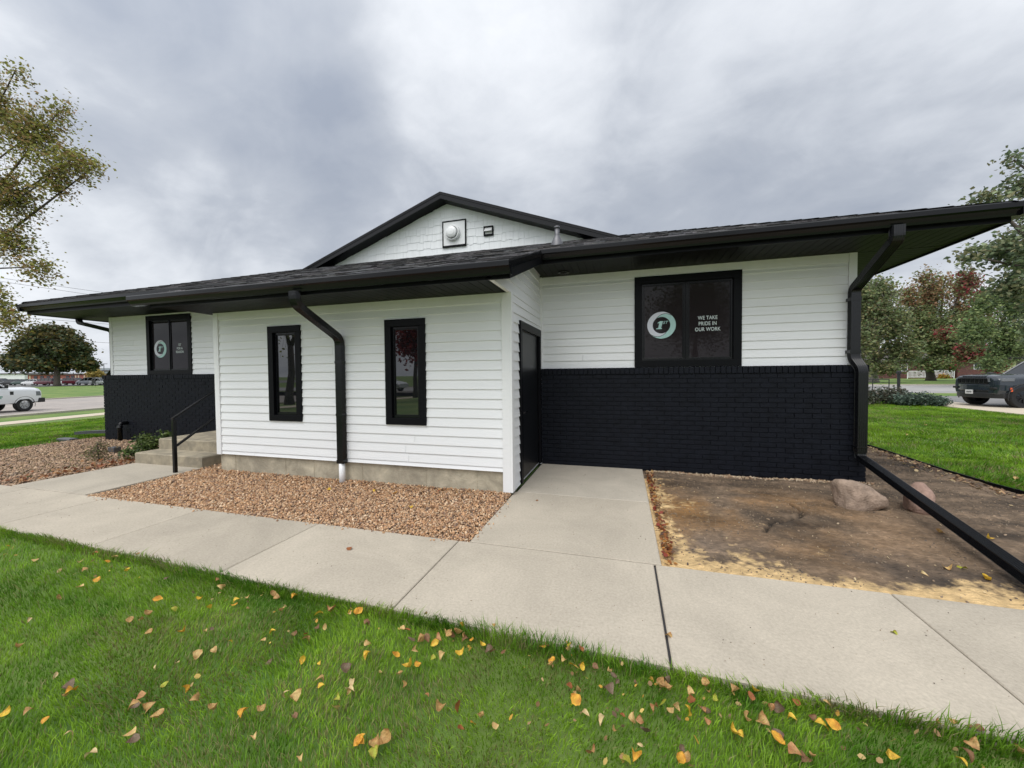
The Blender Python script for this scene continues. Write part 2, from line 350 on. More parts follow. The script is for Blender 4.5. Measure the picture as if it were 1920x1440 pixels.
# painted brick: every brick modelled
def bricks(mb, x0, x1, yf, z0, z1, seed, axis='x', flip=1):
    rr = random.Random(seed); ch = 0.0677; bl = 0.2032; g = 0.0105; cap = 0.098; row = 0; zt = z1-cap
    def put(a, b, d, c0, c1):
        e = 0.0
        if axis == 'x': mb.box(a, b, yf-d, yf+0.06, c0, c1)
        else: mb.box(*(sorted((yf+d*flip, yf-0.06*flip))), a, b, c0, c1)
    x = x0-0.012                            # rowlock cap
    while x < x1+0.01:
        b = min(x+0.0595, x1+0.012); put(x, b, 0.016+rr.uniform(-.003, .003), zt+0.006+rr.uniform(-.002, .002), z1-rr.uniform(0, .004)); x += 0.0677
    z = zt-ch
    while z > z0-ch:
        x = x0-(bl/2 if row % 2 else 0)
        while x < x1:
            a, b = max(x, x0), min(x+bl-g, x1)
            if b-a > 0.02: put(a, b, rr.uniform(-.0025, .0025), z+g/2+rr.uniform(-.001, .001), z+ch-g/2+rr.uniform(-.001, .001))
            x += bl
        z -= ch; row += 1
    if axis == 'x': mb.box(x0+.004, x1-.004, yf+0.010, yf+0.07, z0-.1, z1-.008)
    else: mb.box(*(sorted((yf-0.010*flip, yf-0.07*flip))), x0+.004, x1-.004, z0-.1, z1-.008)
YBR = D1-0.085
m = MB(); bricks(m, 0.03, 4.275, YBR, 0.0, 1.512, 3); P(m.build('brick_wall', BRICK, bevel=0.0022))
m = MB(); bricks(m, YBR+0.065, 12, 4.28, 0.0, 1.512, 4, axis='y'); P(m.build('brick_wall', BRICK))
m = MB(); bricks(m, -10.80, XB0-0.02, D2-0.085, -0.06, 1.497, 5); P(m.build('brick_wall', BRICK))
m = MB(); bricks(m, D2-0.02, 12, -10.81, -0.06, 1.497, 6, axis='y', flip=-1); P(m.build('brick_wall', BRICK))
# windows
def window(rect, y, sashes, casing, sash, gmat, proud=0.035):
    x0, x1, z0, z1 = rect; m = MB(); c = casing
    m.box(x0, x1, y-proud, y+0.05, z1-c, z1); m.box(x0, x1, y-proud, y+0.05, z0, z0+c*0.93)
    m.box(x0, x0+c, y-proud+0.001, y+0.05, z0+c*0.93, z1-c); m.box(x1-c, x1, y-proud+0.001, y+0.05, z0+c*0.93, z1-c)
    w = P(m.build('window', BLACK, bevel=0.003))
    ix0, ix1, iz0, iz1 = x0+c, x1-c, z0+c*0.93, z1-c; n = sashes; gap = 0.018; ww = (ix1-ix0-gap*(n-1))/n; out = []
    fr = MB(); 
    for i in range(n):
        a = ix0+i*(ww+gap); b = a+ww
        fr.box(a, b, y+0.0, y+0.06, iz1-sash, iz1); fr.box(a, b, y+0.0, y+0.06, iz0, iz0+sash)
        fr.box(a, a+sash, y+0.001, y+0.06, iz0+sash, iz1-sash); fr.box(b-sash, b, y+0.001, y+0.06, iz0+sash, iz1-sash)
        if i: fr.box(a-gap, a, y-0.012, y+0.06, iz0, iz1)
        s2 = sash+0.012                     # glazing bead
        fr.box(a+sash, b-sash, y+0.008, y+0.06, iz1-s2, iz1-sash); fr.box(a+sash, b-sash, y+0.012, y+0.06, iz0+sash, iz0+s2)
        fr.box(a+sash, a+s2, y+0.0125, y+0.06, iz0+s2, iz1-s2); fr.box(b-s2, b-sash, y+0.0125, y+0.06, iz0+s2, iz1-s2)
        p = MB(); p.box(a+s2-.002, b-s2+.002, y+0.016, y+0.022, iz0+s2-.002, iz1-s2+.002); sub(p.build('pane', gmat), w); out.append((a+s2, b-s2, iz0+s2, iz1-s2))
    sub(fr.build('sash_frame', METAL, bevel=0.002), w)
    return w, out
for r in (W1, W2): window(r, 0.0, 1, 0.092, 0.030, GLASS)
wb, pb = window(WB, D1, 2, 0.105, 0.028, GLASSD)
wc, pc = window(WC, D2, 2, 0.105, 0.028, GLASSD)
dg = bpy.context.evaluated_depsgraph_get
def text(body, x, y, z, size, material, parent, name='lettering', align='CENTER', shear=0, bold=0.0, sx=1.0, rot=0.0, spacing=1.0):
    cu = bpy.data.curves.new('t', 'FONT'); cu.body = body; cu.size = size; cu.align_x = align; cu.align_y = 'CENTER'; cu.shear = shear
    cu.offset = bold; cu.extrude = 0.0006; cu.space_line = spacing; cu.space_character = 1.05
    o = bpy.data.objects.new('t', cu); col.objects.link(o); bpy.context.view_layer.update()
    me = bpy.data.meshes.new_from_object(o.evaluated_get(dg())); bpy.data.objects.remove(o); bpy.data.curves.remove(cu)
    me.name = name; me.transform(Matrix.Translation((x, y, z)) @ Matrix.Rotation(rot, 4, 'Z') @ Matrix.Rotation(R_(90), 4, 'X') @ Matrix.Diagonal((sx, 1, 1, 1)))
    me.materials.clear(); me.materials.append(material); q = bpy.data.objects.new(name, me); col.objects.link(q); return sub(q, parent) if parent else q
def emblem(x, z, y, r, win):
    """two interlocking crescents round a slanted 1ST"""
    ri = r*0.62; n = 72; sm = lambda t: t*t*(3-2*t)
    def crescent(rot):
        po = []; pi = []
        for j in range(n+1):
            t = 40+280*j/n
            ro = r if t < 220 else r+(ri-r)*sm((t-220)/100)-0.035*r*min(1, (t-220)/12)
            rn = r+(ri-r)*sm((t-40)/100) if t < 140 else ri
            ro = max(ro, rn+.0004); a = R_(t+rot)
            po.append((x+ro*math.cos(a), z+ro*math.sin(a))); pi.append((x+rn*math.cos(a), z+rn*math.sin(a)))
        e = MB(); e.add([(a, y-0.001, c) for a, c in po+pi], [(i, n+1+i, n+2+i, i+1) for i in range(n)]); return e
    sub(crescent(0).build('emblem', VINYLW, fix=False), win); sub(crescent(180).build('emblem', VINYLG, fix=False), win)
    e = MB(); k = r/0.2                      # slanted slab figure 1
    poly = [(-.075, -.058), (.005, -.058), (.008, -.045), (-.004, -.040), (.022, .060), (-.018, .060), (-.052, .040), (-.055, .028), (-.030, .032), (-.046, -.040), (-.072, -.045)]
    vs = [(x+a*k, y, z+b*k) for a, b in poly]+[(x+a*k, y-0.001, z+b*k) for a, b in poly]; n = len(poly)
    e.add(vs, [tuple(range(n)), tuple(range(2*n-1, n-1, -1))]); sub(e.build('lettering', VINYLG), win)
    text('ST', x+0.050*k, y-0.0015, z+0.036*k, 0.060*k, VINYLG, win, shear=0.35, bold=0.0008*k)
YG = D1+0.0145
emblem(1.822, 2.135, YG, 0.197, wb)
for t, z in (('WE TAKE', 2.213), ('PRIDE IN', 2.131), ('OUR WORK', 2.049)): text(t, 2.440, YG, z, 0.0745, VINYLT, wb, bold=0.0007, sx=.78)
YG2 = D2+0.0145
emblem(-8.96, 2.09, YG2, 0.20, wc)
for t, z in (('1ST', 2.165), ('FOR A', 2.085), ('REASON', 2.005)): text(t, -8.34, YG2, z, 0.0745, VINYLT, wc, bold=0.0007, sx=.82)
# door in the side wall
m = MB(); a, b, c, d = DO
m.box(0.0, 0.040, a, b, d-0.105, d); m.box(0.0, 0.039, a, a+0.085, 0.03, d-0.105); m.box(0.0, 0.039, b-0.085, b, 0.03, d-0.105); m.box(-0.06, 0.0, a, a+.02, 0.03, d); m.box(-0.06, 0.0, b-.02, b, 0.03, d)
P(m.build('door_frame', BLACK, bevel=0.003))
m = MB(); m.box(-0.045, -0.004, a+0.085, b-0.085, 0.035, d-0.105); dr = P(m.build('door', DOORM, bevel=0.003))
m = MB(); m.lathe([(0, 0), (0.028, 0), (0.028, 0.012), (0.012, 0.014), (0.011, 0.05), (0, 0.05)], (-0.004, 0.53, 0.93), (1, 0, 0), 16); m.tube([(0.038, 0.53, 0.93), (0.04, 0.58, 0.932), (0.036, 0.65, 0.93)], 0.0095, 8)
sub(m.build('handle', METAL, smooth=True), dr)
# roof planes
XE0, XE1 = -11.52, 5.08; YE = 0.85; XC = -3.22; ZP = zr(YE)+S*(XE1-XC)
YRK = 4.71; YGW = 5.06
def hipx(y): return XE1-(y-YE)
m = MB(); T = 0.028
def slab(mb, pts, t=T, mi=0):
    n = len(pts); mb.add([Vector(p) for p in pts]+[Vector(p)-Vector((0, 0, t)) for p in pts], [tuple(range(n)), tuple(range(2*n-1, n-1, -1))]+[(i, (i+1) % n, n+(i+1) % n, n+i) for i in range(n)], mi)
YF = YGW+0.02
slab(m, [(XE0, YE-.02, zr(YE-.02)), (XE1, YE-.02, zr(YE-.02)), (hipx(YF), YF, zr(YF)), (2*XC-hipx(YF), YF, zr(YF))])
slab(m, [(XB0-0.19, -0.745, zr(-0.745)), (0.21, -0.745, zr(-0.745)), (0.21, YE-.0195, zr(YE-.0195)), (XB0-0.19, YE-.0195, zr(YE-.0195))])
for sg in (1, -1):
    X = lambda x: x if sg > 0 else 2*XC-x
    slab(m, [(X(XE1), YE, zr(YE)), (X(XE1), 30.5, zr(YE)), (XC, 30.5, ZP), (XC, YRK-.015, ZP), (X(hipx(YRK-.015)), YRK-.015, zr(YRK-.015))])
roof = P(m.build('roof', SHINGP))
# shingle tabs, front slope
m = MB(); rr = random.Random(8); y = -0.75; ex = 0.135; nx = 1/math.sqrt(1+S*S)
while y < YGW:
    y2 = min(y+ex*1.02, YGW)
    if y < YE-0.02: xa, xb = (XB0-0.192, 0.212)
    else: xb = hipx(y)+0.0; xa = 2*XC-xb
    x = xa-rr.uniform(0, .2)
    while x < xb:
        w = rr.uniform(0.09, 0.30); a, b = max(x, xa), min(x+w, xb); h = rr.choice([0.004, 0.005, 0.010, 0.012])
        g = rr.choice([0.010, 0.016, 0.028, 0.05, 0.085, 0.12]); cc = (g*rr.uniform(.95, 1.1), g, g*rr.uniform(.95, 1.12))
        if b-a > 0.01: m.hexa([(a, y, zr(y)), (b, y, zr(y)), (b, y2, zr(y2)), (a, y2, zr(y2)), (a, y, zr(y)+h), (b, y, zr(y)+h), (b, y2, zr(y2)+0.003), (a, y2, zr(y2)+0.003)], 0, cc)
        x += w+0.002
    y += ex
sub(m.build('shingle_tabs', SHING, colors=True), roof)
# hip caps
for sg in (1, -1):
    m = MB()
    X = lambda x: x if sg > 0 else 2*XC-x
    n = 26
    for i in range(n):
        t0, t1 = i/n, (i+1.25)/n; ya, yb = YE+(YRK-YE)*t0, min(YE+(YRK-YE)*t1, YRK+.1)
        pa, pb = Vector((X(hipx(ya)), ya, zr(ya)+.022)), Vector((X(hipx(yb)), yb, zr(yb)+.012)); s1 = Vector((sg*.09, .09, -0.028)); 
        sa = Vector((sg*0.11, 0.0, -0.034)); sb = Vector((0, -0.11, -0.034))
        m.add([pa, pb, pa+sa, pb+sa, pa+sb, pb+sb], [(0, 1, 3, 2), (0, 4, 5, 1)])
    sub(m.build('hip_caps', SHINGP, fix=False), roof)
m = MB(); px, py_ = 0.08, 2.95; m.tube([(px, py_, zr(py_)-.05), (px, py_, zr(py_)+.34)], 0.045, 20)
m.lathe([(0.13, -0.06), (0.115, 0.02), (0.05, 0.16), (0.046, 0.165)], (px, py_, zr(py_)), (0, 0, 1), 24); m.lathe([(0.046, 0.34), (0.052, 0.34), (0.052, 0.30), (0.045, 0.30)], (px, py_, zr(py_)), (0, 0, 1), 20)
sub(m.build('plumbing_vent', GALV, smooth=True), roof)
# gable wall with staggered shakes
m = MB(); zb = zr(YGW)-0.05
def under(x): return ZP-S*abs(x-XC)-0.165
xg = (ZP-0.165-zb)/S
m.add([(XC-xg, YGW+.01, zb), (XC+xg, YGW+.01, zb), (XC, YGW+.01, ZP-.165), (XC-xg, YGW+.05, zb), (XC+xg, YGW+.05, zb), (XC, YGW+.05, ZP-.165)], [(0, 1, 2), (5, 4, 3)])
z = zb+0.05; rr = random.Random(2); row = 0; ZV = [(-3.325, -2.65, 4.80, 5.49), (-2.16, -1.90, 4.985, 5.23)]
while z < ZP-0.2:
    x = XC-xg-rr.uniform(0, .3); zt = z+0.195; st = [0.0, 0.028]; k = 0
    while x < XC+xg:
        w = rr.choice([0.11, 0.15, 0.19, 0.24, 0.30]); k = rr.choice([0, 1, 1-k]); lo = z-st[k]
        if row == 0: lo = z-0.05
        a, b = x, x+w-0.0035
        ta, tb = min(zt+.03, under(a)), min(zt+.03, under(b))
        if ta > lo+.02 and tb > lo+.02: m.hexa([(a, YGW-.014, lo), (b, YGW-.014, lo), (b, YGW+.01, lo), (a, YGW+.01, lo), (a, YGW-.001, ta), (b, YGW-.001, tb), (b, YGW+.01, tb), (a, YGW+.01, ta)])
        elif ta > lo+.02 or tb > lo+.02:
            h = max(ta, tb); q = a if ta > tb else b; o_ = b if ta > tb else a; xx = XC+math.copysign((ZP-.165-lo)/S, q-XC+1e-6)
            m.add([(q, YGW-.012, lo), (xx, YGW-.012, lo), (q, YGW-.012, h)], [(0, 1, 2)])
        x += w
    z = zt; row += 1
gw = P(m.build('gable_wall', SHAKE))
m = MB(); a, b, c, d = ZV[0]; m.box(a, b, YGW-.05, YGW, c, c+.045); m.box(a, b, YGW-.05, YGW, d-.028, d); m.box(a, a+.028, YGW-.049, YGW, c+.045, d-.028); m.box(b-.028, b, YGW-.049, YGW, c+.045, d-.028)
sub(m.build('vent_trim', BLACK), gw); m = MB()
a, b, c, d = ZV[1]; m.box(a, b, YGW-.05, YGW, c, c+.04); m.box(a, b, YGW-.05, YGW, d-.03, d); m.box(a, a+.03, YGW-.049, YGW, c+.04, d-.03); m.box(b-.03, b, YGW-.049, YGW, c+.04, d-.03)
sub(m.build('vent_trim', BLACK), gw)
m = MB(); a, b, c, d = ZV[0]; m.box(a+.02, b-.02, YGW-.035, YGW, c+.03, d-.02); cx, cz = (a+b)/2-.03, (c+d)/2+.01
m.lathe([(0.205, -0.03), (0.205, -0.10), (0.19, -0.125), (0.165, -0.125), (0.165, -0.09)], (cx, YGW, cz), (0, 1, 0), 40)
m.lathe([(0.150, -0.08), (0.152, -0.15), (0.135, -0.175), (0.08, -0.20), (0.0, -0.21)], (cx, YGW, cz), (0, 1, 0), 40)
sub(m.build('exhaust_hood', WHITE, smooth=False, bevel=0.004), gw)
m = MB()
for k in range(9):
    t = R_(-95+k*14); m.box(cx+.152*math.cos(t)-.006, cx+.152*math.cos(t)+.006, YGW-.128, YGW-.118, cz+.152*math.sin(t)-.012, cz+.152*math.sin(t)+.012)
sub(m.build('hood_slots', BLACK), gw)
m = MB(); a, b, c, d = ZV[1]; m.add([(a+.03, YGW-.02, d-.03), (b-.03, YGW-.02, d-.03), (b-.03, YGW-.11, c+.10), (a+.03, YGW-.11, c+.10), (a+.03, YGW-.02, c+.10), (b-.03, YGW-.02, c+.10)], [(0, 1, 2, 3), (0, 3, 4), (1, 5, 2)])
m.box(a+.03, b-.03, YGW-.022, YGW, c+.04, d-.03); sub(m.build('dryer_vent', WHITE, fix=False), gw)
# rake boards, rake soffit
m = MB(); xk = hipx(YRK)
for sg in (1, -1):
    X = lambda x: XC+sg*x
    L_ = xk-XC
    for (y0, y1, t0, t1, l) in ((YRK, YRK+.025, T+.001, 0.165, L_+.25), (YRK-.012, YRK+.02, T+.0005, 0.065, L_+.1)):
        m.hexa([(X(0), y0, ZP-t1), (X(l), y0, ZP-t1-S*l), (X(l), y1, ZP-t1-S*l), (X(0), y1, ZP-t1), (X(0), y0, ZP-t0), (X(l), y0, ZP-t0-S*l), (X(l), y1, ZP-t0-S*l), (X(0), y1, ZP-t0)])
P(m.build('rake_board', METAL))
m = MB()
for sg in (1, -1):
    X = lambda x: XC+sg*x
    l = xk-XC-0.25; t1 = 0.163; t0 = 0.14
    m.hexa([(X(0), YRK+.026, ZP-t1), (X(l), YRK+.026, ZP-t1-S*l), (X(l), YGW+.02, ZP-t1-S*l), (X(0), YGW+.02, ZP-t1), (X(0), YRK+.026, ZP-t0), (X(l), YRK+.026, ZP-t0-S*l), (X(l), YGW+.02, ZP-t0-S*l), (X(0), YGW+.02, ZP-t0)])
P(m.build('rake_soffit', BLACK))
# soffits made of boards
def soffit(x0, x1, y0, y1, z, horiz=False):
    m = MB(); w = 0.104
    if not horiz:
        x = x0
        while x < x1-.01: m.box(x, min(x+w-0.007, x1), y0, y1, z, z+.014); x += w
    else:
        x = y0
        while x < y1-.01: m.box(x0, x1, x, min(x+w-0.007, y1), z, z+.014); x += w
    m.box(x0, x1, y0, y1, z+.006, z+.03); return P(m.build('soffit', SOFFX if horiz else SOFF))
soffit(0.045, 5.09, 0.93, D1-0.004, 2.962); soffit(XR+.012, 5.09, D1, 30, 2.960, True)
soffit(XL-.02, XB0-.20, 0.93, D2-0.004, 2.886); soffit(-11.52, XL-.02, 0.93, 30, 2.884, True)
soffit(XB0-.18, -0.035, -0.68, -0.004, 2.393)
m = MB(); m.box(XB0-.19, XB0+.02, -0.0, D2, 2.393, 2.41); P(m.build('soffit', SOFFX))
# recessed light in the right soffit
m = MB(); m.lathe([(0.05, -0.004), (0.085, -0.004), (0.085, -0.014), (0.055, -0.014), (0.05, 0.0)], (0.42, 1.45, 2.962), (0, 0, 1), 24); P(m.build('recessed_light', METAL, smooth=True))
# fascias
m = MB()
m.box(0.20, 5.10, 0.91, 0.93, 2.945, 3.105); m.box(5.09, 5.11, 0.93, 30, 2.943, 3.105)
m.box(-11.54, XB0-.19, 0.91, 0.93, 2.870, 3.105); m.box(-11.54, -11.52, 0.93, 30, 2.868, 3.105)
m.box(XB0-.19, 0.19, -0.70, -0.68, 2.378, 2.535)
for x, xo in ((0.19, 0.212), (XB0-.212, XB0-.19)):         # sloping side boards of the front block's eave
    ya, yb = -0.702, 0.95; h = 0.155
    m.hexa([(x, ya, zr(ya)-h-T), (xo, ya, zr(ya)-h-T), (xo, yb, zr(yb)-h-T), (x, yb, zr(yb)-h-T), (x, ya, zr(ya)-T), (xo, ya, zr(ya)-T), (xo, yb, zr(yb)-T), (x, yb, zr(yb)-T)])
P(m.build('fascia', BLACK))
# drip edge on the side boards
for x in (0.2125, XB0-.2175):
    m = MB(); ya, yb = -0.72, 0.90; m.hexa([(x, ya, zr(ya)-T-.055), (x+.005, ya, zr(ya)-T-.055), (x+.005, yb, zr(yb)-T-.055), (x, yb, zr(yb)-T-.055), (x, ya, zr(ya)-.012), (x+.005, ya, zr(ya)-.012), (x+.005, yb, zr(yb)-.012), (x, yb, zr(yb)-.012)])
    P(m.build('drip_edge', METAL))
# sloped underside between rake board and side wall
for x0, x1 in ((0.02, 0.19), (XB0-.19, XB0-.02)):
    m = MB(); ya, yb = -0.68, 1.66; h = 0.15
    m.hexa([(x0, ya, zr(ya)-h-T), (x1, ya, zr(ya)-h-T), (x1, 0.93, zr(0.93)-h-T), (x0, 0.93, zr(0.93)-h-T), (x0, ya, zr(ya)-h+.01), (x1, ya, zr(ya)-h+.01), (x1, .93, zr(.93)-h+.01), (x0, .93, zr(.93)-h+.01)])
    P(m.build('rake_underside', BLACK))
# gutters
KP = [(0, 0), (0.068, 0), (0.074, 0.022), (0.098, 0.052), (0.116, 0.066), (0.118, 0.108), (0.110, 0.118), (0.104, 0.110), (0.102, 0.098), (0, 0.098)]
def gutter(p0, p1, side, h=1.0):
    m = MB(); m.sweep([(a, b*h) for a, b in KP], p0, p1, side, (0, 0, 1)); return P(m.build('gutter', METAL))
gutter((0.20, 0.909, 2.985), (5.11, 0.909, 2.985), (0, -1, 0), 1.12)
gutter((5.111, 0.80, 2.985), (5.111, 30, 2.985), (1, 0, 0), 1.12)
gutter((-11.54, 0.909, 2.93), (XB0-.10, 0.909, 2.95), (0, -1, 0), 1.3)
gutter((-11.541, 0.80, 2.93), (-11.541, 30, 2.93), (-1, 0, 0), 1.3)
gutter((-5.12, -0.701, 2.405), (0.235, -0.701, 2.405), (0, -1, 0), 1.06)
# downspouts: ribbed rectangular pipe with elbows
def ribbed(w, d, ribs=5, amp=0.0045):
    pts = []; hw, hd = w/2, d/2
    def side(a, b):
        n = ribs*2
        for k in range(n): t = (k+0.5)/n; q = (a[0]+(b[0]-a[0])*t, a[1]+(b[1]-a[1])*t); e = amp if k % 2 else 0; nx_ = (a[1]-b[1]); ny_ = (b[0]-a[0]); l = math.hypot(nx_, ny_); pts.append((q[0]+nx_/l*e, q[1]+ny_/l*e))
    cs = [(-hw, -hd), (hw, -hd), (hw, hd), (-hw, hd)]
    for i in range(4): pts.append(cs[i]); side(cs[i], cs[(i+1) % 4])
    return pts
def elbowed(pts, r=0.06, n=5):
    out = [Vector(pts[0])]
    for i in range(1, len(pts)-1):
        a, b, c = Vector(pts[i-1]), Vector(pts[i]), Vector(pts[i+1]); u = (a-b).normalized(); v = (c-b).normalized()
        for k in range(n+1): t = k/n; out.append((b+u*r)*(1-t)**2+b*2*t*(1-t)+(b+v*r)*t*t)
    out.append(Vector(pts[-1])); return out
RB = ribbed(0.098, 0.075)
m = MB(); m.path(elbowed([(-2.35, -0.775, 2.41), (-2.35, -0.775, 2.27), (-2.35, -0.062, 1.93), (-2.35, -0.062, 0.27)], .09), RB, (1, 0, 0)); m.box(-2.405, -2.295, -0.104, -0.022, 0.262, 0.31)
for z in (1.6, 0.9): m.box(-2.403, -2.297, -0.103, -0.018, z, z+.03)
ds = P(m.build('downspout', PIPE))
m = MB(); m.tube([(-2.35, -0.065, -0.05), (-2.35, -0.065, 0.262)], 0.040, 20); sub(m.build('standpipe', WHITE, smooth=True), ds)
RB2 = ribbed(0.106, 0.08)
XD = 4.125
m = MB(); m.path(elbowed([(XD, 0.85, 3.0), (XD, 0.85, 2.86), (XD, 1.63, 2.48), (XD, 1.63, 1.60), (XD+.045, 1.545, 1.46), (XD+.045, 1.545, 0.40)], .05), RB2, (1, 0, 0)); m.path(elbowed([(XD+.045, 1.545, 0.50), (XD+.045, 1.545, 0.335), (3.765, -1.42, 0.036)], .05), ribbed(.094, .066), (1, 0, 0))
m.box(XD-.06, XD+.06, 1.585, 1.70, 1.66, 1.70); m.box(XD-.015, XD+.105, 1.500, 1.62, 0.46, 0.475); m.box(XD-.06, XD+.06, 1.588, 1.70, 2.33, 2.37)
P(m.build('downspout', PIPE))
m = MB(); m.path(elbowed([(-11.62, 1.80, 2.93), (-11.62, 1.80, 2.80), (-10.69, 1.95, 2.58), (-10.69, 1.95, 1.62), (-10.86, 1.95, 1.50), (-10.86, 1.95, 0.15)], .07), RB, (0, 1, 0)); P(m.build('downspout', PIPE))
# ---------------------------------------------------------------- ground, paving, beds
def vnoise(x, y, sc, seed):
    """smooth value noise in 0..1"""
    r = np.random.default_rng(seed); T_ = r.random((64, 64)); x = x*sc+100; y = y*sc+100
    xi, yi = np.floor(x).astype(int), np.floor(y).astype(int); fx, fy = x-xi, y-yi; fx = fx*fx*(3-2*fx); fy = fy*fy*(3-2*fy)
    g = lambda a, b: T_[a % 64, b % 64]
    return (g(xi, yi)*(1-fx)+g(xi+1, yi)*fx)*(1-fy)+(g(xi, yi+1)*(1-fx)+g(xi+1, yi+1)*fx)*fy
def fbm(x, y, sc, seed, n=4): return sum(vnoise(x, y, sc*2**k, seed+k)*0.5**(k+1) for k in range(n))/(1-0.5**n)
SOIL = mat('turf_ground', (0.085, 0.165, 0.026), 0.9, 0.28, 1.2, 0.9, 25, hue=(0.16, 0.215, 0.05), detail=10)
xs = np.unique(np.concatenate([np.linspace(-700, -100, 13), np.linspace(-100, -40, 31), np.linspace(-40, 20, 121), np.linspace(20, 100, 21), np.linspace(100, 700, 9)]))
ys = np.unique(np.concatenate([np.linspace(-400, -60, 9), np.linspace(-60, 60, 81), np.linspace(60, 130, 15), np.linspace(130, 900, 9)]))
m = MB(); m.v = [(x, y, terrain(x, y)-0.045) for y in ys for x in xs]; nx_ = len(xs)
m.f = [(j*nx_+i, j*nx_+i+1, (j+1)*nx_+i+1, (j+1)*nx_+i) for j in range(len(ys)-1) for i in range(nx_-1)]; m.m = [0]*len(m.f); m.c = [(1, 1, 1)]*len(m.v)
tag(m.build('ground', SOIL, smooth=True, fix=False), kind='structure')
# pavement slabs
Y0f = lambda x: -2.312-0.027*x      # the walk's lawn edge runs slightly askew
m = MB(); Y0, Y1 = -2.335, -1.315
joints = [-9.3, -7.75, -6.20, -4.65, -3.12, -1.575, -0.095, 1.500, 2.93, 4.45, 6.0, 7.55, 9.1]
for a, b in zip(joints[:-1], joints[1:]):
    ga = 0.007 if abs(a-1.5) < .01 else 0.0035; gb = 0.007 if abs(b-1.5) < .01 else 0.0035
    q = random.Random(int(a*10)).uniform(.93, 1.05); m.cbox(a+ga, b-gb, Y0, Y1, -0.11, 0.0, 0.006, c=(.450*q, .400*q, .325*q))
for a, b, c, d in ((0.005, 1.55, -1.300, 0.130), (0.030, 1.55, 0.137, D1-0.075)): m.cbox(a, b, c, d, -0.1, 0.0, 0.006, c=(.465, .42, .35) if c > 0 else (.445, .396, .322))
m.cbox(-6.62, -5.10, -1.305, 0.06, -0.1, 0.002, 0.006, c=(.435, .39, .32))
m.v = [(x, y-Y0+Y0f(x), z) if y < -1.9 else (x, y, z) for x, y, z in m.v]
tag(m.build('sidewalk', CONC, colors=True), kind='structure')
m = MB(); m.box(-9.3, 9.1, Y0+.01, Y1+.012, -0.12, -0.016); m.box(0.01, 1.545, -1.32, 1.6, -0.11, -0.016); m.v = [(x, y-Y0+Y0f(x), z) if y < -1.9 else (x, y, z) for x, y, z in m.v]; tag(m.build('sidewalk_joint', JOINT), kind='structure')
# porch steps
st = thing('porch_steps', 'two tan concrete steps and landing at the side of the white front block', 'steps', (-5.86, 0.9, 0))
def W(mb, name, mats, par, **k):
    o = mb.build(name, mats, **k); o.parent = par; o.matrix_parent_inverse = (Matrix.Translation(par.location) @ Matrix.Rotation(par.rotation_euler.z, 4, 'Z')).inverted(); return o
for i, (x0, x1, y0, y1, z0, z1) in enumerate(((-6.62, -5.08, 0.05, 0.42, -0.1, 0.175), (-6.62, -4.67, 0.40, 1.78, -0.1, 0.355))):
    m = MB(); m.cbox(x0, x1, y0, y1, z0, z1, 0.015); W(m, 'step' if i == 0 else 'landing', STEPM, st)
# handrail
hr = thing('handrail', 'black square steel handrail with two sloping bars beside the concrete steps', 'handrail', (-5.2, -0.25, 0))
m = MB(); m.box(-5.222, -5.178, -0.272, -0.228, 0.0, 0.80); W(m, 'post', METAL, hr, bevel=0.003)
m = MB(); m.box(-5.222, -5.178, 1.378, 1.422, 0.35, 1.86-.02); W(m, 'post', METAL, hr, bevel=0.003)
SQ = [(-.02, -.013), (.02, -.013), (.02, .013), (-.02, .013)]
for z0, z1 in ((0.815, 1.85), (0.40, 1.42)):
    m = MB(); m.path([(-5.2, -0.27 if z0 > .6 else -.228, z0), (-5.2, 1.40, z1)], SQ, (1, 0, 0)); W(m, 'rail', METAL, hr, bevel=0.003)
# stones: a bed of many small angular pebbles
def icos(sub):
    bm = bmesh.new(); bmesh.ops.create_icosphere(bm, subdivisions=sub, radius=1); v = np.array([q.co[:] for q in bm.verts]); f = [[q.index for q in p.verts] for p in bm.faces]; bm.free(); return v, f
def stones(name, pts, size, palette, material, sub=1, seed=0, flat=0.6):
    r = np.random.default_rng(seed); v, f = icos(sub); n = len(pts)
    s = size*np.exp(r.normal(0, .28, (n, 1)))*np.stack([r.uniform(.8, 1.35, n), r.uniform(.6, 1, n), r.uniform(.4, .8, n)*flat/.6], 1)
    V = v[None]*(1+r.uniform(-.22, .22, (n, len(v), 1)))*s[:, None, :]
    q = r.normal(size=(n, 4)); q /= np.linalg.norm(q, axis=1, keepdims=True); w, x, y, z = q.T
    Rm = np.stack([1-2*(y*y+z*z), 2*(x*y-z*w), 2*(x*z+y*w), 2*(x*y+z*w), 1-2*(x*x+z*z), 2*(y*z-x*w), 2*(x*z-y*w), 2*(y*z+x*w), 1-2*(x*x+y*y)], 1).reshape(n, 3, 3)
    V = np.einsum('nij,nkj->nki', Rm, V)+pts[:, None, :]
    pal = np.array(palette); c = pal[r.integers(0, len(pal), n)]*r.uniform(.75, 1.2, (n, 1))
    return tag(fast(name, V, len(v), [i for t in f for i in t], [3*i for i in range(len(f))], material, c), kind='stuff')
STONE = mat('river_stone', (1, 1, 1), 0.75, 0.25, 60, 0.4, 150, attr=True)
BEDM = mat('bed_soil', (0.10, 0.075, 0.055), 0.95, 0.4, 30, 0.8, 60)
m = MB(); m.box(-5.09, 0.0, -1.31, 0.02, -0.2, -0.035); m.box(-5.07, -4.6, 0.0, 0.45, -0.2, -0.036); tag(m.build('bed_ground', BEDM), kind='structure')
n = 40000; pts = np.stack([rng.uniform(-5.07, -0.005, n), rng.uniform(-1.30, 0.02, n), rng.uniform(-0.040, -0.008, n)], 1)
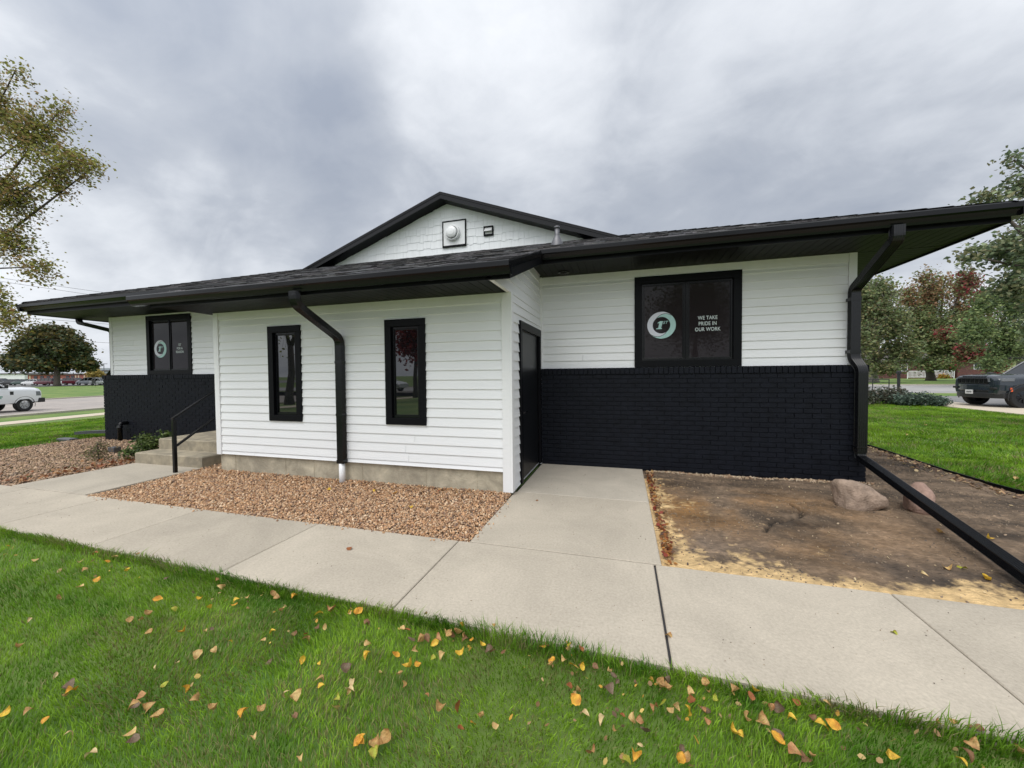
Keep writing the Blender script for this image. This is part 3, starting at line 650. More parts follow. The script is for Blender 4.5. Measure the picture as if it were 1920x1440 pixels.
pts[:, 2] += 0.030*np.clip((pts[:, 1]+0.45)/0.45, 0, 1)+0.012*(vnoise(pts[:, 0], pts[:, 1], 3, 4)-.5)
ex_ = np.stack([rng.uniform(-5.07, -4.66, 500), rng.uniform(0, .4, 500), rng.uniform(-.02, .02, 500)], 1)
PAL1 = [(.50, .29, .155), (.58, .36, .20), (.44, .25, .13), (.60, .41, .25), (.34, .195, .115), (.52, .35, .22), (.24, .16, .115), (.66, .50, .34), (.47, .27, .14)]
stones('gravel', np.concatenate([pts, ex_]), 0.0102, PAL1, STONE, 1, 3)
m = MB(); m.add([(x, y, terrain(x, y)-.03) for x, y in ((-11.75, -1.8), (-6.63, -1.31), (-6.63, 1.85), (-11.6, 2.6))], [(0, 1, 2, 3)]); tag(m.build('bed_ground', BEDM, fix=False), kind='structure')
n = 24000; x = rng.uniform(-11.7, -6.64, n); y = rng.uniform(-1.8, 2.3, n); k = (x > -11.7+.12*np.sin(y*3)) & ~((y < -1.31) & (x > -9.3)) & ((y < 1.78) | (x < -10.85)); x, y = x[k], y[k]
tz = np.array([terrain(a, b) for a, b in zip(x, y)])
PAL2 = [(.36, .235, .15), (.43, .29, .18), (.27, .18, .12), (.47, .34, .23), (.20, .14, .10), (.40, .26, .17)]
stones('gravel', np.stack([x, y, tz-0.015+rng.uniform(-.01, .012, len(x))], 1), 0.017, PAL2, STONE, 0, 5, 0.45)
# bare soil with a sandy margin, heaved and cracked
def dirt():
    nx, ny = 420, 520; X, Y = np.meshgrid(np.linspace(1.552, 5.74, nx), np.linspace(-1.318, 5.3, ny))
    Z = -0.028+0.05*fbm(X, Y, 1.1, 21)-0.02+0.02*fbm(X, Y, 6, 31)
    Z += .012*(fbm(X, Y*1.8, 9, 101)-.5)+.010*(vnoise(X, Y, 38, 103)-.5)+.006*(vnoise(X, Y, 80, 104)-.5); Z += 0.03*np.exp(-((X-2.6)/.9)**2-((Y-.4)/.8)**2)
    edge = np.minimum(np.minimum(X-1.552, Y+1.318), 5.74-X); Z -= 0.010*np.exp(-edge/0.08)
    crack = [(3.35, 0.62), (2.96, 0.42), (3.02, 0.20), (2.92, -0.02), (2.62, -0.22), (2.50, -0.42)]; crack2 = [(2.35, 1.05), (2.55, .75), (2.8, .62), (3.2, .58)]
    dm = np.full(X.shape, 9.0)
    for cr, wob in ((crack, 1), (crack2, .6)):
        for (ax, ay), (bx, by) in zip(cr[:-1], cr[1:]):
            t = np.clip(((X-ax)*(bx-ax)+(Y-ay)*(by-ay))/((bx-ax)**2+(by-ay)**2), 0, 1); dd = np.hypot(X-ax-t*(bx-ax)+.03*(vnoise(X, Y, 14, 9)-.5), Y-ay-t*(by-ay)+.03*(vnoise(X, Y, 14, 12)-.5))
            dm = np.minimum(dm, dd/wob)
    Z -= 0.030*np.exp(-(dm/0.022)**2); Z += 0.008*np.exp(-((dm-.05)/0.03)**2)
    sand = 1.15*np.exp(-(Y+1.318)/(0.10+0.22*fbm(X, Y, 1.7, 41)))+0.95*np.exp(-(X-1.552)/(0.16+.22*fbm(X, Y, 2, 51)))*(Y < 1.2)
    sand = np.clip((sand+0.9*(fbm(X, Y, 5, 61)-.5)+.8*(fbm(X, Y, 22, 66)-.5)-0.42)*3.2, 0, 1)
    rust = np.clip((fbm(X, Y, 1.3, 71)-.30)*3.0, 0, 1)*np.exp(-((X-2.2)/1.1)**2-((Y-.1)/.9)**2)*(.5+.5*fbm(X,Y,8,73)); gr = fbm(X*.6, Y*1.6, 3.5, 81)
    c = np.array([.165, .116, .076])[None, None]*(0.10+1.5*gr[..., None])*(.75+.5*vnoise(X, Y, 26, 111)[..., None])*(.8+.4*vnoise(X, Y, 60, 112)[..., None]); rust = np.clip(rust*1.35, 0, 1); c = c*(1-rust[..., None])+np.array([.27, .140, .045])*(.6+.8*gr[..., None])*rust[..., None]; bl = np.clip((fbm(X, Y, 3.0, 141)-.38)*4, 0, 1)*np.exp(-((Y+.75+.2*fbm(X,Y,1,7))/.33)**2); c = c*(1-.3*bl[..., None])+np.array([.045, .043, .046])*.3*bl[..., None]
    dark = np.clip((fbm(X, Y, 2.2, 95)-.55)*5, 0, 1)*.6; c = c*(1-dark[..., None]*.8)
    c = c*(1-sand[..., None])+np.array([.55, .385, .19])*sand[..., None]*(0.8+.4*vnoise(X, Y, 30, 5)[..., None])
    c = c*(1-0.85*np.exp(-(dm/0.016)**2)[..., None])
    me = bpy.data.meshes.new('bare_soil'); V = np.stack([X, Y, Z], -1).reshape(-1, 3)
    F = [(j*nx+i, j*nx+i+1, (j+1)*nx+i+1, (j+1)*nx+i) for j in range(ny-1) for i in range(nx-1)]
    me.from_pydata(V.tolist(), [], F); a = me.color_attributes.new('Col', 'FLOAT_COLOR', 'POINT')
    a.data.foreach_set('color', np.concatenate([c.reshape(-1, 3), np.ones((nx*ny, 1))], 1).astype(np.float32).ravel())
    me.polygons.foreach_set('use_smooth', [True]*len(F)); me.materials.append(mat('bare_soil', (1, 1, 1), 0.95, 0.32, 22, 1.0, 45, attr=True, bdist=0.02, stretch=(.6, 1.5, 1)))
    o = bpy.data.objects.new('bare_soil', me); col.objects.link(o); tag(o, kind='structure')
    return lambda x, y: float(Z[min(ny-1, max(0, int((y+1.318)/6.618*(ny-1)))), min(nx-1, max(0, int((x-1.552)/4.188*(nx-1))))])
soilz = dirt()
# scattered chips and pebbles on the soil
n = 2600; x = rng.uniform(1.6, 5.65, n); y = rng.uniform(-1.28, 4.5, n); k = ((y < D1-.1) | (x > 4.32)) & (rng.random(n) < np.where(y > 1.35, 1, .42)); x, y = x[k], y[k]
stones('pebbles', np.stack([x, y, [soilz(a, b)+.002 for a, b in zip(x, y)]], 1), 0.0062, [(.30, .22, .15), (.22, .17, .12), (.40, .31, .21), (.12, .09, .07)], STONE, 1, 8)
n = 900; x = rng.uniform(1.6, 4.35, n); y = D1-.10-np.abs(rng.normal(0, .05, n)); stones('pebbles', np.stack([x, y, [soilz(a, b)+.004 for a, b in zip(x, y)]], 1), 0.010, [(.45, .34, .22), (.32, .2, .12), (.55, .45, .33)], STONE, 1, 18)
n = 15000; x = rng.uniform(1.57, 5.68, n); y = rng.uniform(-1.30, 4.6, n); k = ((y < D1-.1) | (x > 4.32)) & (fbm(x, y, 2.3, 131) > rng.uniform(.3, .7, n)); x, y = x[k], y[k]
stones('soil_clods', np.stack([x, y, [soilz(a, b) for a, b in zip(x, y)]], 1), 0.0065, [(.15, .11, .075), (.20, .15, .10), (.09, .07, .055), (.24, .17, .11)], STONE, 0, 28)
# stones kicked out onto the slabs
n = 90; x = np.concatenate([rng.uniform(-5, -.1, n), np.abs(rng.normal(.0, .05, 26))+.01]); y = np.concatenate([-1.315-np.abs(rng.normal(0, .035, n)), rng.uniform(-1.3, -.1, 26)]); stones('spilled_gravel', np.stack([x, y, np.full(len(x), .005)], 1), 0.0085, PAL1, STONE, 1, 61)
n = 260; x = rng.uniform(-6, 3.9, n); y = rng.uniform(-2.25, -1.33, n); stones('spilled_gravel', np.stack([x, y, np.full(n, .001)], 1), 0.0028, [(.16, .12, .08), (.10, .08, .06), (.3, .24, .16)], STONE, 0, 62)
n = 70; x = rng.uniform(.1, 1.5, n); y = rng.uniform(-1.25, 1.5, n); stones('spilled_gravel', np.stack([x, y, np.full(n, .001)], 1), 0.0035, [(.16, .12, .08), (.10, .08, .06), (.4, .3, .2)], STONE, 0, 63)
# boulders
def boulder(name, label, loc, rz, sx, sy, sz, seed, shape, colr, hue):
    bm = bmesh.new(); bmesh.ops.create_icosphere(bm, subdivisions=5, radius=1); r = np.random.default_rng(seed)
    from mathutils import noise as nz
    for v in bm.verts:
        p = v.co.copy(); q = 0.20*nz.noise(p*1.3+Vector((seed, 0, 0)))+0.07*nz.noise(p*3.1+Vector((0, seed, 0)))+.018*nz.noise(p*9)
        p = p*(1+q)
        p = Vector((math.copysign(abs(p.x)**.85, p.x), math.copysign(abs(p.y)**.85, p.y), math.copysign(abs(p.z)**.8, p.z)))
        p.z *= shape(p.x); p.z = max(p.z, -0.55+0.1*p.x); v.co = Vector((p.x*sx, p.y*sy, p.z*sz))
    me = bpy.data.meshes.new(name); bm.to_mesh(me); bm.free(); me.polygons.foreach_set('use_smooth', [True]*len(me.polygons))
    me.materials.append(mat(name+'_stone', colr, 0.85, 0.3, 16, 0.7, 50, hue=hue, detail=10, bdist=0.02))
    o = bpy.data.objects.new(name, me); col.objects.link(o); o.location = loc; o.rotation_euler = (0, 0, rz)
    return tag(o, label, 'boulder', 'boulders on the bare soil')
boulder('boulder', 'large pinkish brown boulder with a slanting top on the bare soil before the black brick', (3.68, 0.56, 0.085), R_(10), 0.235, 0.15, 0.17, 3, lambda x: 1.0-0.62*x if x > -.9 else 1.56, (.27, .20, .15), (.34, .25, .19))
boulder('boulder', 'smaller pink boulder half hidden behind the long downspout pipe', (4.22, 0.62, 0.07), R_(60), 0.16, 0.12, 0.17, 7, lambda x: 1.0+.25*x, (.33, .215, .17), (.26, .17, .13))
# bed edging
m = MB(); pe = [(5.80, 4.9), (5.80, 4.3), (5.745, 3.4), (5.70, 2.6), (5.72, 1.9), (5.80, 1.4), (5.9, .8), (5.95, 0)]
for (a, b), (c, d) in zip(pe[:-1], pe[1:]): m.hexa([(a, b, -.1), (a+.02, b, -.1), (c+.02, d, -.1), (c, d, -.1), (a, b, .010), (a+.02, b, .010), (c+.02, d, .010), (c, d, .010)])
m.box(4.36, 5.82, 4.9, 4.92, -.1, .010)
tag(m.build('bed_edging', BLACK), 'black edging strip between the right lawn and the bare soil', 'edging')
m = MB(); m.path([(-10.9, 2.02, 0.10), (-11.9, 2.12, 0.04), (-12.75, 2.20, -0.03)], RB, (0, 1, 0)); tag(m.build('drain_extension', METAL), 'black drain extension lying on the grass left of the building', 'drain pipe')
m = MB(); m.cbox(-12.15, -11.65, 1.55, 1.72, -.15, -0.04, .02); tag(m.build('splash_block', GALV, bevel=.005), 'grey flat stone lying where the left gravel meets the lawn', 'stone')
m = MB(); m.tube(elbowed([(-10.0, 1.66, -.05), (-10.0, 1.66, 0.37), (-9.98, 1.83, 0.37)], .07), 0.042, 16); m.lathe([(.055, 0), (.055, .03), (.043, .03)], (-10, 1.66, .27), (0, 0, 1), 16)
P(m.build('vent_pipe', METAL, smooth=True))
ll = thing('landscape_light', 'small grey landscape light among the shrubs left of the steps', 'light', (-8.1, 0.55, 0))
m = MB(); m.box(-8.2, -8.02, .5, .62, .02, .11); W(m, 'housing', GALV, ll, bevel=.012)
m = MB(); m.tube([(-8.1, .56, -.08), (-8.1, .56, .03)], .012, 8); W(m, 'stake', GALV, ll)
# roads and paths
ROADM = mat('street_concrete', (0.36, 0.32, 0.29), 0.9, 0.12, 1.5, 0.3, 40, hue=(.31, .28, .26))
ROADR = mat('street_paving', (0.33, 0.32, 0.31), 0.9, 0.15, 1.2, 0.3, 40, hue=(.27, .265, .26))
ASPH = mat('lot_asphalt', (0.17, 0.168, 0.17), 0.9, 0.25, 4, 0.5, 60, hue=(.21, .205, .2))
PATHM = mat('path_concrete', (0.52, 0.45, 0.35), 0.9, 0.08, 4, 0.3, 60)
CURBM = mat('curb_concrete', (0.44, 0.40, 0.34), 0.9, 0.12, 6, 0.3, 60)
def strip(name, u0, u1, dz, material, h=0.0, t0=-90, t1=260, n=36):
    """band parallel to the street on the left, laid on the terrain"""
    m = MB(); ts = np.linspace(t0, t1, n)
    def pt(u, t, z): x, y = -0.963*u-0.27*t, -0.27*u+0.963*t; return (x, y, terrain(x, y)+z)
    m.v = [q for t in ts for q in (pt(u0, t, dz-h-.05), pt(u0, t, dz), pt(u1, t, dz), pt(u1, t, dz-h-.05))]
    m.f = [(4*i+k, 4*i+k+1, 4*i+k+5, 4*i+k+4) for i in range(n-1) for k in range(3)]; m.m = [0]*len(m.f); m.c = [(1, 1, 1)]*len(m.v)
    return tag(m.build(name, material, fix=False), kind='structure')
strip('street', 26.1, 43.2, -0.030, ROADM)
strip('street_joint', 33.9, 34.0, -0.025, CURBM)
strip('kerb', 25.85, 26.1, 0.06, CURBM, .1); strip('kerb', 43.2, 43.55, 0.07, CURBM, .1)
strip('path', 20.6, 22.3, -0.015, PATHM)
strip('parking_lot', 98, 150, -0.02, ASPH)
def sheet(name, x0, x1, y0, y1, z, material, h=0.05):
    m = MB(); m.box(x0, x1, y0, y1, z-h, z); return tag(m.build(name, material), kind='structure')
sheet('street', -6, 300, 26.2, 41.0, -0.028, ROADR); sheet('kerb', -6, 300, 41.0, 41.25, 0.08, CURBM, .15)
sheet('driveway', 15.45, 70, -12, 22.6, -0.020, ASPH); sheet('driveway', 27, 40, 22.6, 26.2, -0.021, ASPH); sheet('path', 13.45, 15.35, -12, 19.5, 0.0, PATHM)
sheet('street', -120, 120, -34, -26, -0.02, ROADR)
# ---------------------------------------------------------------- grass
def grass(name, x, y, h, w, seed, zoff=-0.045, tint=1.0):
    r = np.random.default_rng(seed); n = len(x); z = np.array([terrain(a, b) for a, b in zip(x, y)])+zoff if np.ptp(x) > 0 and (x.min() < -7.5) else np.full(n, zoff)
    p = np.stack([x, y, z], 1); a = r.uniform(0, 2*np.pi, n); hh = h*r.uniform(.55, 1.25, n)*(0.7+.6*vnoise(x, y, 2.2, seed+1)); ww = w*r.uniform(.7, 1.3, n)
    la = 2*np.pi*vnoise(x, y, 1.1, seed+2)*1.5+r.normal(0, .9, n); ln = hh*r.uniform(.15, .95, n)
    d = np.stack([np.cos(a), np.sin(a), 0*a], 1)*ww[:, None]/2; l = np.stack([np.cos(la), np.sin(la), 0*la], 1)*ln[:, None]; up = np.zeros((n, 3)); up[:, 2] = hh
    V = np.stack([p-d, p+d, p-d*.8+l*.3+up*.6, p+d*.8+l*.3+up*.6, p+l+up*.96], 1)
    f = fbm(x, y, 1.1, seed+3)*.45+.55*fbm(x, y, 5, seed+6); mixv = np.clip((f-.36)*3.4, 0, 1)[:, None]
    c = np.array([.085, .205, .014])*(1-mixv)+np.array([.27, .44, .036])*mixv
    dry = (r.random(n) < 0.06+.30*(fbm(x, y, 1.4, seed+9) > .60))[:, None]; c = np.where(dry, np.array([.26, .24, .10]), c)*r.uniform(.7, 1.3, (n, 1))*tint
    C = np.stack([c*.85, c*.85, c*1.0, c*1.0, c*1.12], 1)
    return tag(fast(name, V, 5, [0, 1, 3, 2, 2, 3, 4], [0, 4], GRASSM, C), kind='stuff')
def scatter(x0, x1, y0, y1, dens_fn, dmax, seed):
    r = np.random.default_rng(seed); n = int((x1-x0)*(y1-y0)*dmax); x = r.uniform(x0, x1, n); y = r.uniform(y0, y1, n); k = r.random(n)*dmax < dens_fn(x, y); return x[k], y[k]
dist = lambda x, y: np.hypot(x-CAM[0], y-CAM[1])
ED = lambda x: Y0f(x)-0.002+0.022*(vnoise(x, x*0, 2.2, 77)-.5)+.02*(vnoise(x, x*0, 9, 78)-.5)
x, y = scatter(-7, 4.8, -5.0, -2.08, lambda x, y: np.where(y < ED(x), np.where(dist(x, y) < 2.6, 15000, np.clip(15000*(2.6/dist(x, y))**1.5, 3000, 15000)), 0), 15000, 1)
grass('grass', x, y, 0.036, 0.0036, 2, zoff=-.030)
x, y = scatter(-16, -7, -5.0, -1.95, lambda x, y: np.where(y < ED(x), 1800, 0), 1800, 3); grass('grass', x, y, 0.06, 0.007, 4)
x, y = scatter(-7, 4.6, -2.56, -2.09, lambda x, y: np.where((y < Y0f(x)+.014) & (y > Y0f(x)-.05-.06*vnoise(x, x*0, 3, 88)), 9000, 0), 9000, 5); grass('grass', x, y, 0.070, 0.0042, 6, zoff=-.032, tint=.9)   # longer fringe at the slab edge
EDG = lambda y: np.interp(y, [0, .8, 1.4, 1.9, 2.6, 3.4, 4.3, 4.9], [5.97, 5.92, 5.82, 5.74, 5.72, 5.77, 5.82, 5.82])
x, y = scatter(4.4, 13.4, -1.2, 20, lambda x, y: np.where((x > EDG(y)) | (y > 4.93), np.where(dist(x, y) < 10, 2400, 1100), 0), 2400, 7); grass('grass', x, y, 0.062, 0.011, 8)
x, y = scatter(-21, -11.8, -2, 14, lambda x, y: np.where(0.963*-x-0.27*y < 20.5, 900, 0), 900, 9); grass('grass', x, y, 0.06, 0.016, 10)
# ---------------------------------------------------------------- leaves
def leaf_mesh(name, kind, seed, colr):
    r = random.Random(seed); L_ = 0.058; W_ = {'ovate': .36, 'round': .46, 'narrow': .20}[kind]; n = 8; m = MB(); curl = r.uniform(-.9, 1.3); fold = r.uniform(.1, .9); twist = r.uniform(-1.2, 1.2)
    sp = []; 
    for i in range(n+1):
        t = i/n; w = W_*L_*(math.sin(math.pi*t**0.8))**.8*(1+.10*r.uniform(-1, 1)) if 0 < i < n else 0.0; bend = curl*L_*(t-.5)**2*2.2
        for s in (-1, 0, 1):
            tw = twist*(t-.5); z = bend+fold*w*abs(s)+r.uniform(-.001, .001)+s*w*math.sin(tw); sp.append((L_*(t-.5), s*w*math.cos(tw), z+.003))
    m.v = sp; m.f = [(3*i+k, 3*i+3+k, 3*i+4+k, 3*i+1+k) for i in range(n) for k in (0, 1)]
    b = len(m.v); m.v += [(-L_*.5, -.0008, .003), (-L_*.5, .0008, .003), (-L_*.5-.016, .003, .008)]; m.f.append((b, b+1, b+2)); m.m = [0]*len(m.f); m.c = [(1, 1, 1)]*len(m.v)
    me = bpy.data.meshes.new(name); me.from_pydata(m.v, [], m.f); me.polygons.foreach_set('use_smooth', [True]*len(m.f))
    me.materials.append(mat('leaf_'+name+str(seed), colr, 0.6, 0.38, 90, 0.4, 120, trans=0.2, hue=(colr[0]*.6, colr[1]*.45, colr[2]*.4))); return me
LK = {'yellow': ((.80, .56, .06), 'ovate'), 'golden orange': ((.74, .40, .04), 'round'), 'pale tan': ((.68, .49, .20), 'ovate'), 'tan': ((.54, .35, .13), 'round'), 'brown': ((.24, .13, .06), 'ovate'),
      'grey brown': ((.19, .135, .085), 'round'), 'pinkish tan': ((.50, .27, .11), 'round'), 'yellow green': ((.42, .46, .05), 'round'), 'straw coloured': ((.70, .55, .28), 'narrow'), 'rust': ((.36, .13, .04), 'ovate')}
LM = {k: [leaf_mesh('leaf', v[1], i*7+j, v[0]) for j in range(4)] for i, (k, v) in enumerate(LK.items())}
LW = ['yellow', 'yellow', 'yellow', 'golden orange', 'pale tan', 'pale tan', 'tan', 'tan', 'brown', 'brown', 'grey brown', 'pinkish tan', 'straw coloured', 'straw coloured', 'rust']
rl = random.Random(33)
def leaf(px, py, kind=None, s=None, z=None):
    p = ground(px, py); kind = kind or rl.choice(LW); on_path = Y0f(p.x) < p.y < Y1
    if on_path: surf, where = 0.003, 'lying on the concrete sidewalk'
    elif p.y <= Y0f(p.x): surf, where = 0.004+rl.uniform(-.008, .01), 'lying in the grass of the front lawn'
    elif p.x > 5.75: surf, where = 0.008, 'lying on the right lawn'
    else: surf, where = (soilz(p.x, p.y)+.006 if p.x > 1.55 else -.002), ('lying on the bare soil' if p.x > 1.55 else 'lying on the tan gravel bed')
    o = bpy.data.objects.new('fallen_leaf', rl.choice(LM[kind])); col.objects.link(o); o.location = (p.x, p.y, surf)
    t = 0.12 if on_path else 0.45; o.rotation_euler = (rl.gauss(0, t), rl.gauss(0, t), rl.uniform(0, 6.28)); k = s or rl.choice([rl.uniform(.42, .7), rl.uniform(.6, .95)]); o.scale = (k, k*rl.uniform(.85, 1.15), k)
    return tag(o, '%s leaf %s' % (kind, where), 'leaf', 'fallen leaves '+where)
ZA = [(405,210,'pale tan'),(545,212,'golden orange'),(655,235),(655,258,'yellow'),(502,292,'golden orange'),(435,250,'tan'),(590,180),(490,160,'rust'),(705,165,'pinkish tan'),(410,345,'pale tan'),(288,395,'tan'),(810,410,'golden orange'),(893,455,'yellow green'),(1030,395,'yellow'),(1140,340,'pale tan'),(1115,292,'pinkish tan'),(1075,447),(1205,430,'golden orange'),(1215,408,'yellow'),(1270,395,'pale tan'),(1420,395,'tan'),(1395,385),(1515,378,'golden orange'),(940,560,'golden orange'),(1088,560),(1055,570,'pale tan'),(1185,612,'yellow'),(770,580,'tan'),(665,525,'tan'),(725,505,'tan'),(760,495),(860,300,'grey brown'),(1020,680,'pale tan'),(1100,655),(800,740,'straw coloured'),(912,735,'straw coloured'),(1350,622,'pale tan'),(1400,567,'yellow'),(1575,585,'rust'),(1575,600,'tan'),(1630,548,'brown'),(1675,545,'pale tan'),(1555,712,'yellow'),(1645,733,'yellow'),(1890,695,'yellow'),(1650,812,'pale tan'),(1650,857,'yellow'),(1775,755,'grey brown'),(1800,875,'straw coloured'),(1735,910,'yellow green'),(1720,955,'pale tan'),(1508,925,'pale tan'),(1465,890),(285,785,'straw coloured'),(345,850,'grey brown'),(90,650,'tan'),(50,985,'yellow'),(145,970,'tan'),(235,1030,'golden orange'),(360,1095,'straw coloured'),(465,1195,'straw coloured'),(680,1165,'grey brown'),(668,1120,'pale tan'),(690,945,'tan'),(765,965,'tan'),(725,905,'pinkish tan'),(690,980,'grey brown'),(810,1010,'tan'),(1100,980,'tan'),(1255,1000,'golden orange'),(1345,978,'tan'),(950,865,'golden orange'),(1005,920,'tan'),(1305,1120,'pale tan'),(1545,1225,'pale tan'),(1855,1150,'golden orange'),(1520,1020,'brown'),(850,840,'yellow green'),(330,905,'tan'),(365,885,'golden orange'),(1700,448,'pinkish tan'),(1640,475,'yellow'),(1800,470,'yellow'),(1850,465,'golden orange'),(1885,520,'brown'),(1520,580),(1450,460,'tan'),(150,500),(180,200,'pale tan'),(1390,720,'grey brown')]
ZC = [(145,400,'yellow'),(300,400,'golden orange'),(390,470,'yellow'),(430,450,'golden orange'),(330,525,'tan'),(415,365,'pale tan'),(515,415,'yellow green'),(565,385,'pale tan'),(675,398,'yellow'),(465,310,'tan'),(540,305,'pinkish tan'),(525,330,'yellow'),(600,280,'pale tan'),(610,290,'tan'),(680,235,'golden orange'),(370,265,'rust'),(345,250,'pale tan'),(410,298,'grey brown'),(480,300,'brown'),(145,325,'pale tan'),(150,210,'brown'),(85,150,'golden orange'),(50,155,'pale tan'),(475,155,'brown'),(860,235,'tan'),(785,335,'yellow'),(835,360,'grey brown'),(850,385,'brown'),(735,310,'golden orange'),(680,290,'tan'),(700,300,'brown'),(630,265,'brown'),(650,285,'tan'),(915,385,'brown'),(1130,350,'golden orange'),(1160,345,'brown'),(1275,335,'yellow'),(1350,365,'rust'),(1250,420,'pale tan'),(1300,440,'golden orange'),(1285,375,'tan'),(1190,435,'golden orange'),(1180,460,'tan'),(1430,470,'brown'),(1350,460,'yellow'),(1505,495,'pale tan'),(1500,590,'grey brown'),(1550,540,'grey brown'),(1515,570,'brown'),(1530,520,'grey brown'),(1320,665,'golden orange'),(1365,735,'straw coloured'),(1280,565,'rust'),(1325,590,'pale tan'),(1580,735,'rust'),(1640,755,'pale tan'),(1680,755,'pinkish tan'),(1535,830,'tan'),(1465,765,'straw coloured'),(1700,820,'grey brown'),(1820,530,'brown'),(1850,530,'grey brown'),(1790,570,'tan'),(1840,600,'tan'),(1815,680,'yellow green'),(1760,690,'pinkish tan'),(1880,660,'pale tan'),(1855,720,'pale tan'),(1890,745,'grey brown'),(740,780,'golden orange'),(785,760,'tan'),(668,835,'rust'),(860,810,'pale tan'),(550,720,'tan'),(645,685,'rust'),(105,895,'golden orange'),(185,940,'yellow green'),(200,890,'tan'),(255,890,'tan'),(1600,985,'yellow green'),(1650,970,'golden orange'),(1680,910,'straw coloured'),(1410,940,'pinkish tan'),(480,625,'pinkish tan'),(60,540,'straw coloured'),(40,595,'pale tan'),(365,570,'tan'),(220,495,'pale tan')]
ZB = [(145,90,'tan'),(258,385,'pale tan'),(260,410,'rust'),(335,350,'tan'),(345,368,'tan'),(378,425,'yellow green'),(310,465,'pinkish tan'),(335,475,'grey brown'),(335,540,'pinkish tan'),(240,470,'yellow'),(480,385,'tan'),(570,370,'yellow'),(550,400,'rust'),(455,575,'yellow'),(505,595,'yellow'),(520,505,'tan'),(612,515,'tan'),(665,460,'pinkish tan'),(710,470,'grey brown'),(755,508,'yellow'),(685,600,'grey brown'),(685,630,'golden orange'),(770,690,'pinkish tan'),(830,705,'brown'),(865,710,'tan'),(935,450,'pale tan'),(913,545,'yellow'),(965,540,'golden orange'),(865,500,'brown'),(780,430,'rust'),(1230,690,'yellow'),(1140,680,'grey brown'),(1610,720,'yellow'),(1660,630,'tan'),(1640,680,'brown'),(1475,525,'tan'),(1575,535,'tan'),(1700,570,'brown'),(1650,550,'brown'),(1900,680,'tan'),(1270,78,'yellow green'),(210,655,'grey brown'),(205,710,'golden orange'),(250,705,'tan'),(30,570,'grey brown')]
for (ox, oy, k), Z_ in (((0, 980, 2.743), ZA), ((640, 1100, 3.0), ZC), ((1200, 1160, 2.667), ZB)):
    for q in Z_: leaf(ox+q[0]/k, oy+q[1]/k, q[2] if len(q) > 2 else None)
for px, py, kd in ((1850, 1010, 'yellow'), (1777, 1068, 'pale tan'), (1805, 1068, 'yellow green'), (1846, 1089, 'yellow'), (1730, 1074, 'straw coloured'), (1735, 798, 'pale tan'), (1700, 815, 'pale tan'), (1908, 900, 'pale tan'), (703, 920, 'yellow'), (618, 918, 'yellow'), (742, 925, 'golden orange'), (770, 950, 'yellow'), (811, 952, 'brown'), (1760, 1000, 'tan'), (655, 1030, 'rust'), (1007, 940, 'brown')): leaf(px, py, kd, 1.0)
def litter(name, x, y, z, size, palette, seed):
    r = np.random.default_rng(seed); n = len(x); a = r.uniform(0, 6.28, n); s = size*r.uniform(.6, 1.3, n); u = np.stack([np.cos(a), np.sin(a), r.normal(0, .45, n)], 1)*s[:, None]; v = np.stack([-np.sin(a), np.cos(a), r.normal(0, .45, n)], 1)*(s*r.uniform(.4, .7, n))[:, None]
    p = np.stack([x, y, z], 1); t = r.uniform(-.15, .15, (n, 1)); V = np.stack([p-u, p-u*.3-v, p+u*.5-v*.8+[0, 0, .004], p+u, p+u*.4+v*.9, p-u*.35+v], 1)
    c = np.array(palette)[r.integers(0, len(palette), n)]*r.uniform(.6, 1.2, (n, 1)); return tag(fast(name, V, 6, [0, 1, 2, 3, 0, 3, 4, 5], [0, 4], LEAFM, c), kind='stuff')
PALG = [(.52, .36, .16), (.34, .20, .09), (.60, .42, .12), (.20, .12, .07), (.46, .30, .15), (.62, .34, .06)]
n = 9000; x = rng.uniform(-6, 4.5, n); y = rng.uniform(-4.6, -2.36, n); w_ = fbm(x, y, 1.6, 201)*.6+.55*np.exp(-((x-2.1)/1.1)**2-((y+2.75)/.35)**2)+.30*np.exp(-((y+2.48)/.14)**2)
k_ = (rng.random(n) < np.clip((w_-.42)*.9, 0, 1)) & (y < Y0f(x)-.02); litter_args = (x[k_], y[k_], rng.uniform(-.022, .004, k_.sum()))
PALL = [(.42, .19, .05), (.30, .12, .04), (.16, .09, .06), (.52, .33, .14), (.24, .05, .03), (.36, .22, .12)]
litter('leaf_litter', *litter_args, .012, PALG, 9)
n = 420; x = 1.585+np.abs(rng.normal(0, .045, n)); y = rng.uniform(-1.28, 1.5, n); litter('leaf_litter', x, y, -.012+rng.uniform(0, .03, n), .022, PALL, 1)
n = 260; x = rng.uniform(-4.6, -.15, n); y = -.02-np.abs(rng.normal(0, .05, n)); k = rng.random(n) < np.where((x > -1.3) | (x < -4.1), 1, .25); litter('leaf_litter', x[k], y[k], .005+rng.uniform(0, .02, k.sum()), .020, PALL, 2)
n = 420; t = rng.random(n); y = 5.0-4.6*t; x = EDG(y)-.06-np.abs(rng.normal(0, .16, n)); litter('leaf_litter', x, y, np.array([soilz(min(a, 5.73), b) for a, b in zip(x, y)])+.01, .026, [(.48, .30, .17), (.56, .40, .22), (.30, .18, .10), (.18, .11, .08), (.60, .46, .26)], 3)
n = 300; x = -6.68-np.abs(rng.normal(0, .35, n)); y = rng.uniform(-1.2, .9, n); litter('leaf_litter', x, y, .0+rng.uniform(0, .03, n), .03, [(.34, .13, .05), (.26, .10, .05), (.40, .22, .10)], 4)
n = 120; x = rng.uniform(1.7, 5.6, n); y = rng.uniform(-1.2, 1.4, n); litter('leaf_litter', x, y, np.array([soilz(a, b) for a, b in zip(x, y)])+.006, .010, [(.62, .50, .30), (.55, .42, .26)], 5)
